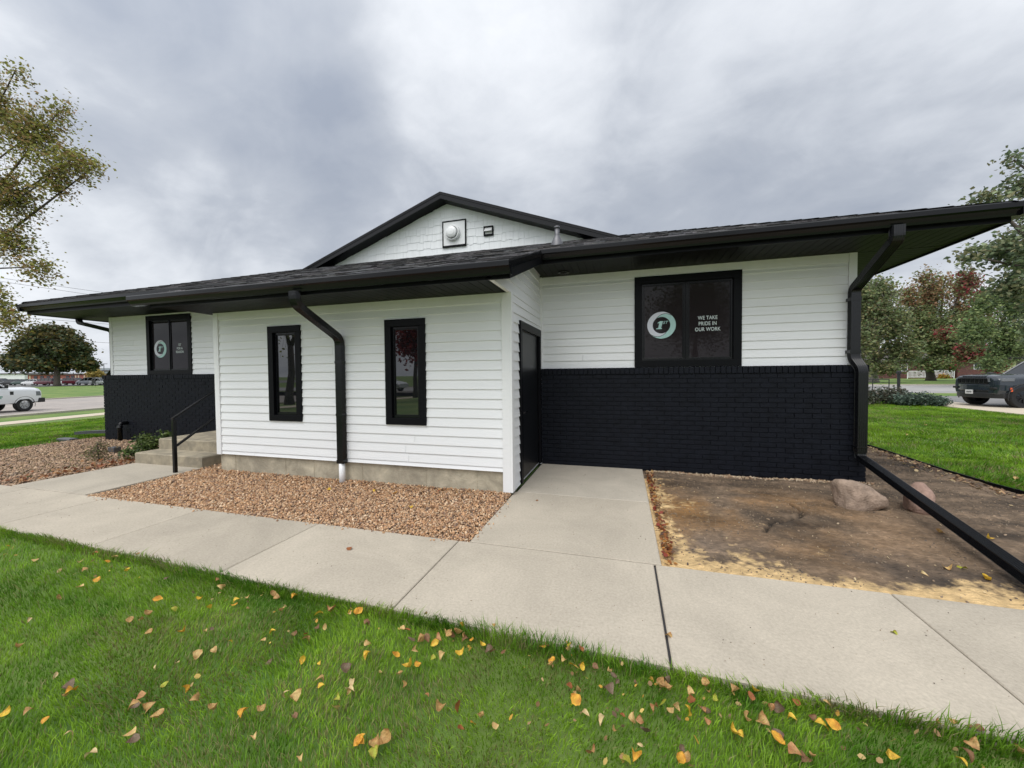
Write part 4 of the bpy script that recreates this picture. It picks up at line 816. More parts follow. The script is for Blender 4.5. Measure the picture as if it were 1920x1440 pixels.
# ---------------------------------------------------------------- trees and shrubs
def tree(name, label, base, blobs, tr, twigs, per, lsize, palette, seed, group=None, bark=None, jit=None, limb=True, cat='tree', droop=0.0, patch=None, twig_r=0.012, forks=True):
    """trunk with limbs into every mass of the crown; leaves sit along twigs, so the outline breaks up"""
    r = np.random.default_rng(seed); rr = random.Random(seed); base = Vector(base); t = thing(name, label, cat, base, 0, group)
    m = MB(); cen = [Vector(b[0]) for b in blobs]; low = min(c.z-b[1][2] for c, b in zip(cen, blobs)); top = Vector((base.x, base.y, max(base.z+.3, low+0.15*(max(c.z for c in cen)-low))))
    mean = sum(cen, Vector())/len(cen); lean = (Vector((mean.x, mean.y, 0))-Vector((base.x, base.y, 0)))*(0.12 if forks else 0); top += lean
    m.tube([base-Vector((0, 0, .2)), base+Vector((0, 0, (top.z-base.z)*.12)), base.lerp(top, .5)+Vector((rr.uniform(-1, 1), rr.uniform(-1, 1), 0))*tr*.4, top], [tr*1.45, tr*1.05, tr*.9, tr*.75], 10)
    TW = m
    P_ = []; Cc = []; pal = np.array(palette)
    vol = np.array([b[1][0]*b[1][1]*b[1][2] for b in blobs])**.67; vol = vol/vol.sum()
    for bi, (c, b) in enumerate(zip(cen, blobs)):
        rad = Vector(b[1]); dens = b[2] if len(b) > 2 else 1.0
        mid = top.lerp(c, .5)+Vector((rr.uniform(-.1, .1), rr.uniform(-.1, .1), .12))*(c-top).length
        if limb: m.tube([top-Vector((0, 0, tr)), top.lerp(mid, .5), mid, c], [tr*.6, tr*.42, tr*.28, tr*.12], 7)
        nt = max(3, int(twigs*vol[bi]*dens))
        for k in range(nt):
            d = Vector(r.normal(size=3)); d.normalize(); e = c+Vector((d.x*rad.x, d.y*rad.y, d.z*rad.z))*rr.uniform(.55, 1.08)
            s0 = c+(e-c)*rr.uniform(.05, .4); e.z -= droop*rr.uniform(0, 1); md = s0.lerp(e, .5)+Vector(r.normal(size=3))*(e-s0).length*.12
            if rr.random() < .5: TW.tube([s0, md, e], [twig_r, twig_r*.6, twig_r*.25], 3)
            ccol = pal[rr.randrange(len(pal))] if patch is None else patch(e, rr, pal)
            ts = r.uniform(.1, 1.05, per); a = np.array(s0); bb = np.array(md); cc_ = np.array(e)
            q = (1-ts)[:, None]**2*a+2*(ts*(1-ts))[:, None]*bb+ts[:, None]**2*cc_+r.normal(0, jit or lsize*1.2, (per, 3)); P_.append(q)
            own = pal[r.integers(0, len(pal), per)]; mixk = (r.random((per, 1)) < .25); Cc.append(np.where(mixk, own, ccol)*r.uniform(.65, 1.3, (per, 1)))
    p = np.concatenate(P_); c = np.concatenate(Cc); n = len(p)
    u = r.normal(size=(n, 3)); u[:, 2] *= .6; u /= np.linalg.norm(u, axis=1, keepdims=True); w = r.normal(size=(n, 3)); v = np.cross(u, w); v /= np.linalg.norm(v, axis=1, keepdims=True)
    s = (lsize*.5*r.uniform(.6, 1.35, n))[:, None]; u = u*s; v = v*s*.62; nn = np.cross(u, v)/s*.25
    V = np.stack([p-u, p-v+nn-u*.1, p+u, p+v+nn-u*.1], 1)
    m.v += []; tb = m.build('trunk', bark or BARK, smooth=True); tb.parent = t; tb.matrix_parent_inverse = Matrix.Translation(-base)
    cr = fast('crown', V, 4, [0, 1, 2, 0, 2, 3], [0, 3], LEAFM, c, t); cr.matrix_parent_inverse = Matrix.Translation(-base)
    return t
def B(px, py, rx, ry, depth, dens=1.0, deep=None):
    """crown mass seen at a pixel, at a depth: horizontal radius from the width seen, vertical from the height seen"""
    c = atd(px, py, depth); th = math.atan(abs(px-960)/FPX); rw = rx*depth/FPX*math.cos(th); return (c, (rw, rw if deep is None else deep, ry*depth/FPX), dens)
OLV = [(.27, .29, .065), (.34, .33, .075), (.20, .22, .06), (.36, .28, .10), (.40, .26, .12), (.30, .28, .09)]
d = 8.6
b0 = ground(-190, 800); b0 = Vector((atd(-230, 700, d).x, atd(-230, 700, d).y, 0))
tree('birch_tree', 'sparse olive and brown leaved tree reaching in from the left edge', (b0.x, b0.y, terrain(b0.x, b0.y)-.05),
     [B(-20, 190, 85, 85, d, 1.2), B(60, 250, 90, 70, d, 1.1), B(135, 300, 75, 42, d, .9), B(110, 210, 55, 40, d, .5), B(20, 360, 80, 70, d, 1.3), B(100, 330, 60, 40, d, 1.0), B(20, 450, 70, 45, d, 1.1), B(75, 500, 55, 28, d, .8), B(-10, 560, 55, 45, d, .9), B(-160, 280, 160, 160, d+.5, .8), B(-150, 470, 120, 90, d+.5, .6), B(30, 130, 40, 25, d, .5), B(180, 310, 38, 18, d, .5), B(20, 595, 55, 30, d, .8), B(-60, 640, 80, 40, d, .7)],
     0.085, 2500, 12, 0.066, OLV, 5, jit=0.085, droop=0.22, twig_r=.006)
MAP = [(.062, .085, .035), (.080, .110, .040), (.048, .068, .030), (.11, .095, .035), (.15, .115, .03), (.060, .085, .038)]
def mpatch(e, rr, pal): return pal[3] if e.z > 9 and rr.random() < .55 else pal[rr.choice([0, 1, 2, 5, 5, 4])] if rr.random() < .9 else pal[4]
tree('maple_tree', 'broad dome-shaped dark maple standing on the lawn across the street', ground(107, 723.5),
     [B(95, 640, 62, 30, 84), B(60, 660, 50, 26, 84), B(135, 655, 45, 26, 84), B(30, 678, 34, 18, 84), B(160, 682, 26, 14, 84), B(95, 682, 70, 16, 84), B(100, 625, 34, 16, 84), B(60, 640, 30, 15, 84, .8), B(128, 635, 25, 16, 84, .8)],
     0.5, 4400, 9, 0.66, MAP, 8, jit=.42, patch=mpatch, twig_r=.05)
tree('small_tree', 'small yellow autumn tree left of the corner downspout', ground(181, 719), [B(180, 703, 13, 7, 95), B(174, 700, 8, 5, 95)], .25, 300, 8, .5, [(.45, .33, .08), (.5, .4, .12), (.36, .3, .1)], 9, jit=.4, twig_r=.04)
GRN = [(.18, .23, .10), (.23, .27, .12), (.13, .18, .08), (.27, .28, .12), (.27, .23, .12), (.18, .23, .11)]
d = 44
tree('shade_tree', 'big grey-green tree with a pale trunk beside the brick corner', ground(1637, 716), [B(1640, 590, 55, 55, d), B(1610, 640, 50, 45, d), B(1675, 610, 45, 40, d), B(1650, 545, 40, 32, d, .7), B(1690, 660, 45, 26, d), B(1620, 560, 40, 35, d, .8), B(1600, 690, 40, 16, d, .6), B(1665, 690, 40, 12, d, .7)],
     .5, 2500, 10, .30, GRN, 12, jit=.30, bark=BARKL, twig_r=.03)
RED = [(.17, .22, .09), (.22, .26, .10), (.32, .18, .10), (.27, .19, .10), (.26, .28, .12), (.18, .23, .10)]
def rpatch(e, rr, pal): return pal[rr.choice([2, 3, 2, 4])] if e.z > 9.5 else pal[rr.choice([0, 1, 4, 5, 5])]
tree('maple_tree', 'green maple turning rusty red at its top in front of the brick house', ground(1745, 713), [B(1745, 560, 42, 50, 50, .9), B(1760, 620, 60, 40, 50), B(1725, 640, 45, 35, 50), B(1790, 650, 50, 35, 50), B(1760, 680, 65, 14, 50), B(1735, 520, 22, 22, 50, .6), B(1800, 590, 40, 40, 50, .8), B(1770, 530, 25, 20, 50, .45), B(1705, 560, 30, 40, 50, .7), B(1800, 545, 40, 30, 50, .45), B(1720, 600, 40, 30, 50)],
     .45, 2700, 10, .31, RED, 14, jit=.32, patch=rpatch, twig_r=.03)
CRIM = [(.30, .05, .06), (.25, .08, .07), (.22, .12, .07), (.20, .21, .10), (.22, .24, .10)]
def cpatch(e, rr, pal): return pal[rr.choice([0, 0, 1])] if rr.random() < .36 else pal[rr.choice([2, 3, 4, 3])]
tree('maple_tree', 'slender maple with crimson patches behind the other trees on the right', ground(1850, 712), [B(1845, 558, 22, 14, 40, 1.4), B(1815, 530, 30, 28, 40, .5), B(1820, 660, 35, 22, 40), B(1868, 680, 26, 20, 40), B(1770, 625, 18, 8, 40, 1.0), B(1850, 610, 45, 35, 40, .4)],
     .25, 1200, 9, .28, CRIM, 15, jit=.26, patch=cpatch, twig_r=.03)
G2 = [(.14, .21, .075), (.20, .27, .10), (.12, .17, .075), (.25, .30, .11), (.20, .27, .11)]
tree('shade_tree', 'deep green spreading tree above the parked dark vehicle', ground(1912, 722), [B(1890, 640, 55, 50, 30), B(1830, 620, 45, 35, 30, .9), B(1910, 560, 60, 55, 30), B(1860, 680, 40, 16, 30, .6), B(1960, 620, 60, 60, 30), B(1850, 570, 35, 30, 30, .6), B(1920, 500, 40, 35, 30, .7)],
     .2, 2300, 10, .21, G2, 16, jit=.21, twig_r=.02)
G3 = [(.15, .20, .11), (.21, .26, .14), (.11, .15, .09), (.25, .28, .15), (.25, .24, .13)]
d = 9.0; b0 = atd(2080, 800, d)
tree('poplar_tree', 'near tree with large grey-green leaves reaching in over the right roof corner', (b0.x, b0.y, -.04),
     [B(1900, 300, 32, 22, d, .55), B(1930, 345, 60, 35, d, .9), B(1850, 372, 60, 14, d, .7), B(1960, 420, 80, 60, d, 1), B(1890, 470, 70, 35, d, 1), B(1820, 480, 45, 20, d, .7), B(1900, 540, 60, 40, d, .9), B(1990, 560, 90, 90, d, .8), B(1935, 610, 40, 50, d, .6)],
     .16, 950, 9, 0.105, G3, 17, jit=.10, twig_r=.006)
# trees and things behind the camera, seen only as reflections
tree('maple_tree', 'crimson maple seen only as a reflection in the right tall window', (-13, -20, 0), [(Vector((-13, -20, 4.2)), (2.0, 2.0, 2.2)), (Vector((-12, -20.5, 5.2)), (1.3, 1.3, 1.2))], .16, 420, 9, .28, [(.35, .02, .02), (.25, .02, .02)], 21, jit=.2)
tree('shade_tree', 'bare-looking tree seen only as a reflection in the left tall window', (-17, -13, 0), [(Vector((-17, -13, 5.5)), (3, 3, 3)), (Vector((-15, -14, 7)), (2, 2, 2))], .2, 420, 5, .16, OLV, 22, jit=.2)
tree('shade_tree', 'green tree seen only as a reflection in the wide right window', (6.5, -24, 0), [(Vector((6.5, -24, 6)), (4, 4, 3.5))], .3, 1500, 8, .18, G3, 23, jit=.3)
# shrubs
def shrub(name, label, base, blobs, n, per, ls, pal, seed, group=None): return tree(name, label, base, blobs, .012, n, per, ls, pal, seed, group, jit=ls*.8, limb=True, cat='shrub', twig_r=.003)
V3 = Vector
SG = [(.075, .115, .028), (.10, .15, .035), (.05, .08, .025), (.13, .17, .05)]
shrub('shrub', 'green broad-leaved shrub against the side of the concrete steps', (-6.95, .45, 0), [(V3((-6.85, .40, .20)), (.16, .16, .16)), (V3((-7.12, .48, .26)), (.18, .18, .17)), (V3((-7.0, .25, .12)), (.16, .15, .10)), (V3((-6.80, .62, .3)), (.14, .14, .13))], 170, 8, .060, SG, 31)
shrub('shrub', 'thin half-bare shrub with pale leaves in the left gravel bed', (-7.55, .05, 0), [(V3((-7.5, .05, .2)), (.22, .22, .2)), (V3((-7.75, .1, .12)), (.16, .2, .1)), (V3((-7.35, -.15, .08)), (.10, .1, .06))], 90, 5, .035, [(.22, .17, .10), (.16, .15, .07), (.12, .16, .05), (.3, .2, .13)], 32)
JB = [(0.083, 0.128, 0.098), (0.112, 0.165, 0.128), (0.068, 0.098, 0.075), (0.135, 0.180, 0.135)]
g_ = 'low junipers at the edge of the right lawn'
a = ground(1655, 757); shrub('juniper_shrub', 'olive grey feathery shrub nearest the brick corner at the lawn edge', a, [(a+V3((0, 0, .35)), (.9, .6, .38)), (a+V3((-.8, -.2, .25)), (.6, .5, .3)), (a+V3((.7, .1, .28)), (.5, .5, .28))], 420, 9, .10, [(.11, .11, .075), (.08, .09, .06), (.14, .12, .09), (.07, .09, .07)], 33, g_)
a = ground(1722, 760); shrub('juniper_shrub', 'middle blue-green low juniper at the lawn edge', a, [(a+V3((0, 0, .26)), (.62, .5, .26)), (a+V3((-.5, .1, .2)), (.4, .4, .2)), (a+V3((.45, -.1, .18)), (.35, .35, .18))], 420, 9, .085, JB, 34, g_)
a = ground(1761, 760.5); shrub('juniper_shrub', 'small round blue-green juniper at the end of the lawn-edge row', a, [(a+V3((0, 0, .17)), (.34, .34, .19))], 170, 9, .075, JB, 35, g_)
# ---------------------------------------------------------------- vehicles
RUB = mat('tyre_rubber', (.012, .012, .013), .8, .2, 20); RIM = mat('wheel_rim', (.42, .43, .44), .35, metal=.7); RIMD = mat('dark_wheel_rim', (.03, .03, .032), .35, metal=.5)
CGL = glass('car_glass', (.012, .015, .018), 1.6); DPL = mat('dark_car_plastic', (.014, .014, .015), .5); LENS = mat('head_lamp', (.12, .13, .14), .08, spec=.9); AMB = mat('amber_marker', (.75, .12, .03), .3)
PLATE = mat('plate_white', (.7, .7, .7), .5); TRED = mat('tail_lamp', (.35, .02, .02), .25)
def paint(name, c): return mat(name, c, .22, .03, 2, coat=.7)
def boolcut(o, cutters):
    for (x, y0, y1, z, r) in cutters:
        mb = MB(); mb.lathe([(0, y0), (r, y0), (r, y1), (0, y1)], (x, 0, z), (0, 1, 0), 28); c = mb.build('cut', DPL)
        md = o.modifiers.new('b', 'BOOLEAN'); md.operation = 'DIFFERENCE'; md.object = c; md.solver = 'EXACT'
        bpy.context.view_layer.update(); me = bpy.data.meshes.new_from_object(o.evaluated_get(dg())); o.modifiers.clear(); old = o.data; o.data = me; bpy.data.meshes.remove(old); bpy.data.objects.remove(c)
def loft(stations, secf, mats, matf=None, smooth=True):
    m = MB(); rows = [secf(s) for s in stations]; n = len(rows[0])
    m.v = [p for r in rows for p in r]; m.f = [(j*n+i, j*n+(i+1) % n, (j+1)*n+(i+1) % n, (j+1)*n+i) for j in range(len(rows)-1) for i in range(n)]
    m.f += [tuple(range(n-1, -1, -1)), tuple((len(rows)-1)*n+i for i in range(n))]; m.m = [0]*len(m.f); m.c = [(1, 1, 1)]*len(m.v); return m
def vehicle(name, label, cat, loc, rz, pm, spec, group=None, detail=True):
    """+x forward. spec: body stations (x, z_sill, z_shoulder, z_top, half width), cabin polygon, wheel positions"""
    t = thing(name, label, cat, loc, rz, group); M0 = Matrix.Identity(4)
    def put(o): o.parent = t; return o
    def sec(s):
        x, zb, zs, zt, w = s; h = zs-zb
        half = [(w*.80, zb), (w*.95, zb+.03), (w*.99, zb+h*.3), (w, zb+h*.62), (w*.985, zs-h*.08), (w*.955, zs), (w*.80, zs+(zt-zs)*.75), (w*.45, zt)]
        return [(x, y, z) for y, z in half]+[(x, -y, z) for y, z in reversed(half)]
    bm_ = loft(spec['body'], sec, pm); body = put(bm_.build('body', [pm], smooth=False)); 
    wr = spec['wr']; ww = spec.get('ww', .26); hw = spec['hw']
    if detail: boolcut(body, [(x, s*hw-ww*1.25 if s > 0 else -hw-.1, hw+.1 if s > 0 else -hw+ww*1.25, wr, wr*1.17) for x in spec['wx'] for s in (1, -1)])
    if detail:
        for x in spec['wx']:
            for s in (1, -1):
                m = MB(); R0 = wr*1.165; yi, yo = s*(hw-ww*1.2), s*(hw-.045); A_ = np.linspace(.12, math.pi-.12, 15); pv = [(x+q*math.cos(a), y_, wr+q*math.sin(a)) for y_, q in ((yi, R0), (yo, R0), (yo, R0-.012), (yi, R0-.012)) for a in A_]; m.add(pv, [(q*15+i, q*15+i+1, ((q+1) % 4)*15+i+1, ((q+1) % 4)*15+i) for q in range(4) for i in range(14)]+[tuple(range(15))]); put(m.build('wheel_well', DPL))
        b = body.modifiers.new('bevel', 'BEVEL'); b.width = .02; b.segments = 2; b.limit_method = 'ANGLE'; b.angle_limit = R_(28)
    # cabin: glass all round, roof skin and pillars in body colour
    cb = spec['cabin']; zb_, wb_, wt_ = spec['belt'], spec['cw'], spec['cwt']; m = MB(); n = len(cb)
    ztop = max(z for x, z in cb)
    def cw(z): return wb_+(wt_-wb_)*(z-zb_)/(ztop-zb_)
    vs = [(x, cw(z), z) for x, z in cb]+[(x, -cw(z), z) for x, z in cb]
    m.add(vs, [tuple(range(n)), tuple(range(2*n-1, n-1, -1))]+[(i, (i+1) % n, n+(i+1) % n, n+i) for i in range(n)]); put(m.build('cabin_glass', CGL))
    m = MB()
    tops = [p for p in cb if p[1] > ztop-.09]; xs_ = [p[0] for p in tops]; m.box(min(xs_)-.03, max(xs_)+.03, -wt_-.015, wt_+.015, ztop-.045, ztop+.022)
    for i in range(n):
        a, b = cb[i], cb[(i+1) % n]
        if a[1] < zb_+.02 and b[1] < zb_+.02: continue
        for s in (1, -1):
            m.tube([(a[0], s*(cw(a[1])+.0), a[1]), (b[0], s*(cw(b[1])+.0), b[1])], .038, 6)
    for x in spec['pillars']:
        for s in (1, -1): m.tube([(x, s*(cw(zb_)+.0), zb_), (x-.03, s*(cw(ztop-.02)), ztop-.02)], .04, 6)
    put(m.build('roof', pm, bevel=.01))
    for x in spec['wx']:
        for s in (1, -1):
            y = s*(hw-ww*.5-.015); m = MB(); m.lathe([(wr*.60, -ww/2), (wr*.93, -ww/2), (wr, -ww*.36), (wr, ww*.36), (wr*.93, ww/2), (wr*.60, ww/2), (wr*.58, 0)], (0, 0, 0), (0, 1, 0), 28)
            wl = m.build('wheel', RUB, smooth=False); wl.parent = t; wl.location = (x, y, wr)
            m = MB(); m.lathe([(wr*.61, s*ww*.42), (wr*.56, s*ww*.42), (wr*.52, s*ww*.28), (wr*.2, s*ww*.26), (wr*.16, s*ww*.36), (0, s*ww*.38)], (0, 0, 0), (0, 1, 0), 24)
            if detail:
                for k in range(8):
                    an = k*math.pi/4; m.tube([(wr*.15*math.cos(an), s*ww*.33, wr*.15*math.sin(an)), (wr*.54*math.cos(an), s*ww*.37, wr*.54*math.sin(an))], wr*.055, 5)
            q = m.build('rim', spec.get('rim', RIM), smooth=False); q.parent = wl
    if detail: spec['extra'](t, put)
    return t
# dark blue-grey SUV on the right
SUVP = paint('blue_grey_paint', (.016, .024, .034))
def suv_extra(t, put):
    m = MB(); m.hexa([(2.5, -.60, .90), (2.5, .60, .90), (2.755, .56, .90), (2.755, -.56, .90), (2.5, -.60, 1.15), (2.5, .60, 1.15), (2.735, .56, 1.13), (2.735, -.56, 1.13)]); put(m.build('grille', DPL, bevel=.012))
    m = MB()
    for k in range(7):
        y = -.54+k*.18; m.box(2.74, 2.762, y-.062, y+.062, .93, 1.09)
    put(m.build('grille_slots', METAL, bevel=.004))
    for s in (1, -1):
        m = MB(); m.hexa([(2.5, s*.57, .97), (2.745, s*.57, .97), (2.56, s*.94, 1.0), (2.25, s*.985, 1.0), (2.5, s*.57, 1.11), (2.73, s*.57, 1.11), (2.54, s*.935, 1.11), (2.23, s*.985, 1.11)]); put(m.build('headlight', LENS, bevel=.008))
        m = MB(); m.box(2.30, 2.37, s*.985-.006, s*.985+.012, .62, .76); put(m.build('marker_lamp', AMB))
        m = MB(); m.hexa([(1.18, s*1.0, 1.18), (1.36, s*1.0, 1.18), (1.36, s*1.22, 1.20), (1.20, s*1.22, 1.20), (1.18, s*1.0, 1.30), (1.33, s*1.0, 1.30), (1.33, s*1.22, 1.33), (1.20, s*1.22, 1.33)]); put(m.build('mirror', DPL, bevel=.02))
        m = MB()
        for x in (1.95, -1.05):             # wheel arch trim
            m.tube([(x+.487*math.cos(a), s*.99, .41+.487*math.sin(a)) for a in np.linspace(-.25, math.pi+.25, 14)], .018, 6)
        put(m.build('arch_trim', DPL))
        for x in (.75, -.35):
            m = MB(); m.box(x, x+.16, s*1.005-.004, s*1.005+.025, 1.0, 1.03); put(m.build('door_handle', DPL))
        m = MB(); m.tube([(1.0, s*.80, 1.90), (-1.9, s*.80, 1.90)], .02, 6); put(m.build('roof_rail', METAL))
    def bar(z0, z1, dx, w, pr): m = MB(); ys_ = np.linspace(-w, w, 13); m.v = [q for y in ys_ for xx in [2.74+dx-.34*abs(y/.97)**3] for q in ((xx-pr, y, z0), (xx, y, z0), (xx, y, z1), (xx-pr, y, z1))]; m.f = [(4*i+j, 4*i+(j+1) % 4, 4*i+4+(j+1) % 4, 4*i+4+j) for i in range(12) for j in range(4)]+[(0, 1, 2, 3), (51, 50, 49, 48)]; m.m = [0]*len(m.f); m.c = [(1, 1, 1)]*len(m.v); return m
    put(bar(.36, .56, .09, .95, .3).build('bumper', DPL, bevel=.02)); put(bar(.64, .87, .06, .97, .3).build('front_panel', SUVP, bevel=.015)); put(bar(.555, .645, .035, .90, .3).build('lower_grille', DPL))
    for s in (1, -1): m = MB(); m.box(2.60, 2.735, s*.76-.10, s*.76+.10, .70, .78); put(m.build('fog_lamp', DPL, bevel=.01))
    m = MB(); m.box(2.835, 2.848, -.155, .155, .50, .66); pl = put(m.build('number_plate', PLATE))
    m = MB()
    for k in range(6): m.box(2.848, 2.850, -.10+k*.036, -.078+k*.036, .55, .60)
    q = m.build('plate_characters', DPL); q.parent = pl
    m = MB(); m.tube([(1.16, .60, 1.19), (1.20, 0, 1.21)], .01, 5); put(m.build('wiper', DPL))
    m = MB()
    for k in range(9): m.box(2.64, 2.70, -.44+k*.11-.035, -.44+k*.11+.035, 1.15, 1.19)
    put(m.build('hood_badge', METAL))
SUV = dict(body=[(-2.62, .50, .98, 1.02, .93), (-2.5, .40, 1.06, 1.10, .985), (-1.8, .38, 1.10, 1.13, 1.0), (0, .36, 1.10, 1.13, 1.0), (1.2, .36, 1.13, 1.20, 1.0), (1.5, .36, 1.15, 1.27, 1.0), (2.1, .40, 1.14, 1.27, .985), (2.45, .44, 1.12, 1.25, .95), (2.62, .48, 1.10, 1.22, .90), (2.70, .52, 1.06, 1.17, .80)],
           cabin=[(-2.5, 1.10), (-2.35, 1.72), (-2.2, 1.86), (.35, 1.86), (1.15, 1.16)], belt=1.11, cw=.93, cwt=.74, pillars=(-1.75, -.55, .20), wx=(1.95, -1.15), wr=.41, hw=1.0, rim=RIMD, extra=suv_extra)
p = ground(1916, 765)
fw = Vector((-1.0, -.06, 0)).normalized(); az = math.atan2(fw.y, fw.x)
side = Vector((-fw.y, fw.x, 0)); c = Vector((p.x, p.y, 0))-fw*1.95-side*.9
vehicle('suv', 'dark blue-grey SUV facing left at the end of the concrete path', 'car', (c.x, c.y, -.02), az, SUVP, SUV)
# white pickup on the street, left
WHP = paint('white_paint', (.75, .77, .80)); GDEC = mat('green_decal', (.02, .22, .14), .5)
def pk_extra(t, put):
    m = MB(); m.box(2.72, 2.86, -.70, .70, .86, 1.24); put(m.build('grille', DPL, bevel=.02))
    for s in (1, -1):
        m = MB(); m.hexa([(2.60, s*.70, .92), (2.83, s*.70, .92), (2.76, s*.96, .92), (2.5, s*.99, .92), (2.6, s*.70, 1.20), (2.83, s*.70, 1.20), (2.72, s*.96, 1.18), (2.5, s*.985, 1.18)]); put(m.build('headlight', LENS, bevel=.008))
        m = MB(); m.tube([(1.95+.487*math.cos(a), s*.985, .41+.487*math.sin(a)) for a in np.linspace(-.3, math.pi+.3, 14)], .012, 6); put(m.build('arch_trim', DPL))
        m = MB(); m.box(1.02, 1.12, s*1.0-.01, s*1.0+.16*s, 1.42, 1.62); put(m.build('mirror', DPL, bevel=.03))
        m = MB(); m.box(1.28, 1.44, s*1.0-.005, s*1.0+.012, 1.02, 1.22); put(m.build('side_vent', DPL, bevel=.01))
        m = MB(); m.box(.1, .95, s*1.003-.004, s*1.003+.006, .90, .96); m.box(.25, .9, s*1.003-.004, s*1.003+.006, .82, .86); put(m.build('door_lettering', GDEC))
        for x in (.12, -.95):
            m = MB(); m.box(x, x+.18, s*1.003-.004, s*1.003+.03, 1.02, 1.055); put(m.build('door_handle', DPL))
    m = MB(); m.box(2.62, 2.96, -.97, .97, .50, .78); put(m.build('bumper', DPL, bevel=.03))
PK = dict(body=[(-3.1, .62, 1.32, 1.34, .96), (-2.9, .55, 1.35, 1.37, 1.0), (-1.1, .50, 1.36, 1.38, 1.0), (0, .48, 1.34, 1.37, 1.0), (1.2, .48, 1.34, 1.42, 1.0), (2.2, .50, 1.32, 1.46, .995), (2.6, .52, 1.28, 1.44, .975), (2.80, .56, 1.20, 1.38, .94)],
          cabin=[(-1.15, 1.34), (-1.0, 1.92), (-.85, 2.02), (.45, 2.02), (1.25, 1.38)], belt=1.35, cw=.93, cwt=.74, pillars=(-.75, .05, .55), wx=(1.95, -1.85), wr=.41, hw=1.0, rim=RIM, extra=pk_extra)
p = ground(45, 770.5); fw = Vector((-.27, .963, 0)); side = Vector((-fw.y, fw.x, 0)); c = p-fw*1.95+side*.9
vehicle('pickup_truck', 'white pickup truck with green door lettering on the street at the left', 'pickup truck', (c.x, c.y, -.53), math.atan2(fw.y, fw.x), WHP, PK)
# parked cars in the far lot
CAR = dict(body=[(-2.25, .45, .85, .92, .78), (-2.1, .30, .92, 1.0, .88), (-1.2, .26, .92, .98, .9), (.9, .26, .90, .96, .9), (1.5, .28, .82, .93, .9), (2.05, .32, .72, .82, .86), (2.25, .38, .66, .70, .74)],
           cabin=[(-1.95, .96), (-1.35, 1.40), (-.6, 1.48), (.2, 1.46), (1.1, .94)], belt=.94, cw=.80, cwt=.60, pillars=(-.75, .1), wx=(1.4, -1.35), wr=.32, ww=.2, hw=.9)
VAN = dict(body=[(-2.35, .45, 1.0, 1.05, .84), (-2.25, .32, 1.06, 1.10, .93), (0, .28, 1.05, 1.08, .95), (1.4, .30, 1.0, 1.08, .95), (2.0, .34, .9, 1.0, .9), (2.35, .42, .8, .86, .78)],
           cabin=[(-2.3, 1.06), (-2.15, 1.6), (-1.9, 1.72), (.4, 1.72), (1.35, 1.06)], belt=1.06, cw=.86, cwt=.68, pillars=(-1.4, -.4, .4), wx=(1.5, -1.45), wr=.36, ww=.22, hw=.95)
COLS = {'black': (.02, .02, .022), 'dark green': (.03, .06, .05), 'white': (.7, .71, .72), 'maroon': (.16, .025, .04), 'silver': (.45, .48, .52)}
for px, cn, sp_, what, nth in ((2, 'black', VAN, 'SUV', 'leftmost in the row of cars beyond the big maple'), (24, 'black', CAR, 'sedan', 'beside the black SUV at the left end of the far row'), (44, 'dark green', CAR, 'sedan', 'third from the left in the far row'), (64, 'white', CAR, 'sedan', 'left of the maroon van in the far row'),
                      (88, 'maroon', VAN, 'van', 'just left of the big maple trunk'), (119, 'white', CAR, 'sedan', 'just right of the big maple trunk'), (142, 'maroon', VAN, 'SUV', 'between two pale cars in the far row'), (168, 'silver', VAN, 'minivan', 'under the small yellow tree'), (190, 'white', CAR, 'sedan', 'rightmost in the far row beside the building corner')):
    p = ground(px, 722.6 if px < 100 else 721.6); vehicle('parked_car', '%s %s parked %s' % (cn, what, nth), 'car', (p.x, p.y, p.z-.0), math.atan2(.28, .96)+random.Random(px).uniform(-.15, .15)+(math.pi if px % 4 == 0 else 0), paint(cn.replace(' ', '_')+'_car_paint', COLS[cn]), sp_, 'cars parked in the far lot', detail=False)
for i, (x, cn) in enumerate(((-19, 'silver'), (-25, 'black'))):
    vehicle('parked_car', '%s sedan seen only as a reflection in the tall windows' % cn, 'car', (x, -24.5, -.02), 0, paint(cn+'_sedan_paint', COLS[cn]), CAR, 'cars behind the viewer', detail=False)
# ---------------------------------------------------------------- buildings far off
HBR = bpy.data.materials.new('house_brick'); HBR.use_nodes = True
def brickmat(m, c1, c2, c3, scale):
    N = m.node_tree.nodes; L = m.node_tree.links; b = N.new('ShaderNodeTexBrick'); b.inputs['Scale'].default_value = scale; b.inputs['Color1'].default_value = (*c1, 1); b.inputs['Color2'].default_value = (*c2, 1); b.inputs['Mortar'].default_value = (*c3, 1)
    b.inputs['Mortar Size'].default_value = .012; tc = N.new('ShaderNodeTexCoord'); sp = N.new('ShaderNodeSeparateXYZ'); cb = N.new('ShaderNodeCombineXYZ'); ad = N.new('ShaderNodeMath')
    L.new(tc.outputs['Object'], sp.inputs[0]); L.new(sp.outputs[0], ad.inputs[0]); L.new(sp.outputs[1], ad.inputs[1]); L.new(ad.outputs[0], cb.inputs[0]); L.new(sp.outputs[2], cb.inputs[1]); L.new(cb.outputs[0], b.inputs[0]); L.new(b.outputs[0], N['Principled BSDF'].inputs[0]); N['Principled BSDF'].inputs['Roughness'].default_value = .85
brickmat(HBR, (.13, .035, .03), (.07, .022, .022), (.22, .18, .16), 2.2)
SBR = bpy.data.materials.new('school_brick'); SBR.use_nodes = True; brickmat(SBR, (.30, .09, .065), (.24, .07, .055), (.3, .2, .16), 1.2)
HROOF = mat('house_roof', (.09, .08, .075), .9, .3, 3)
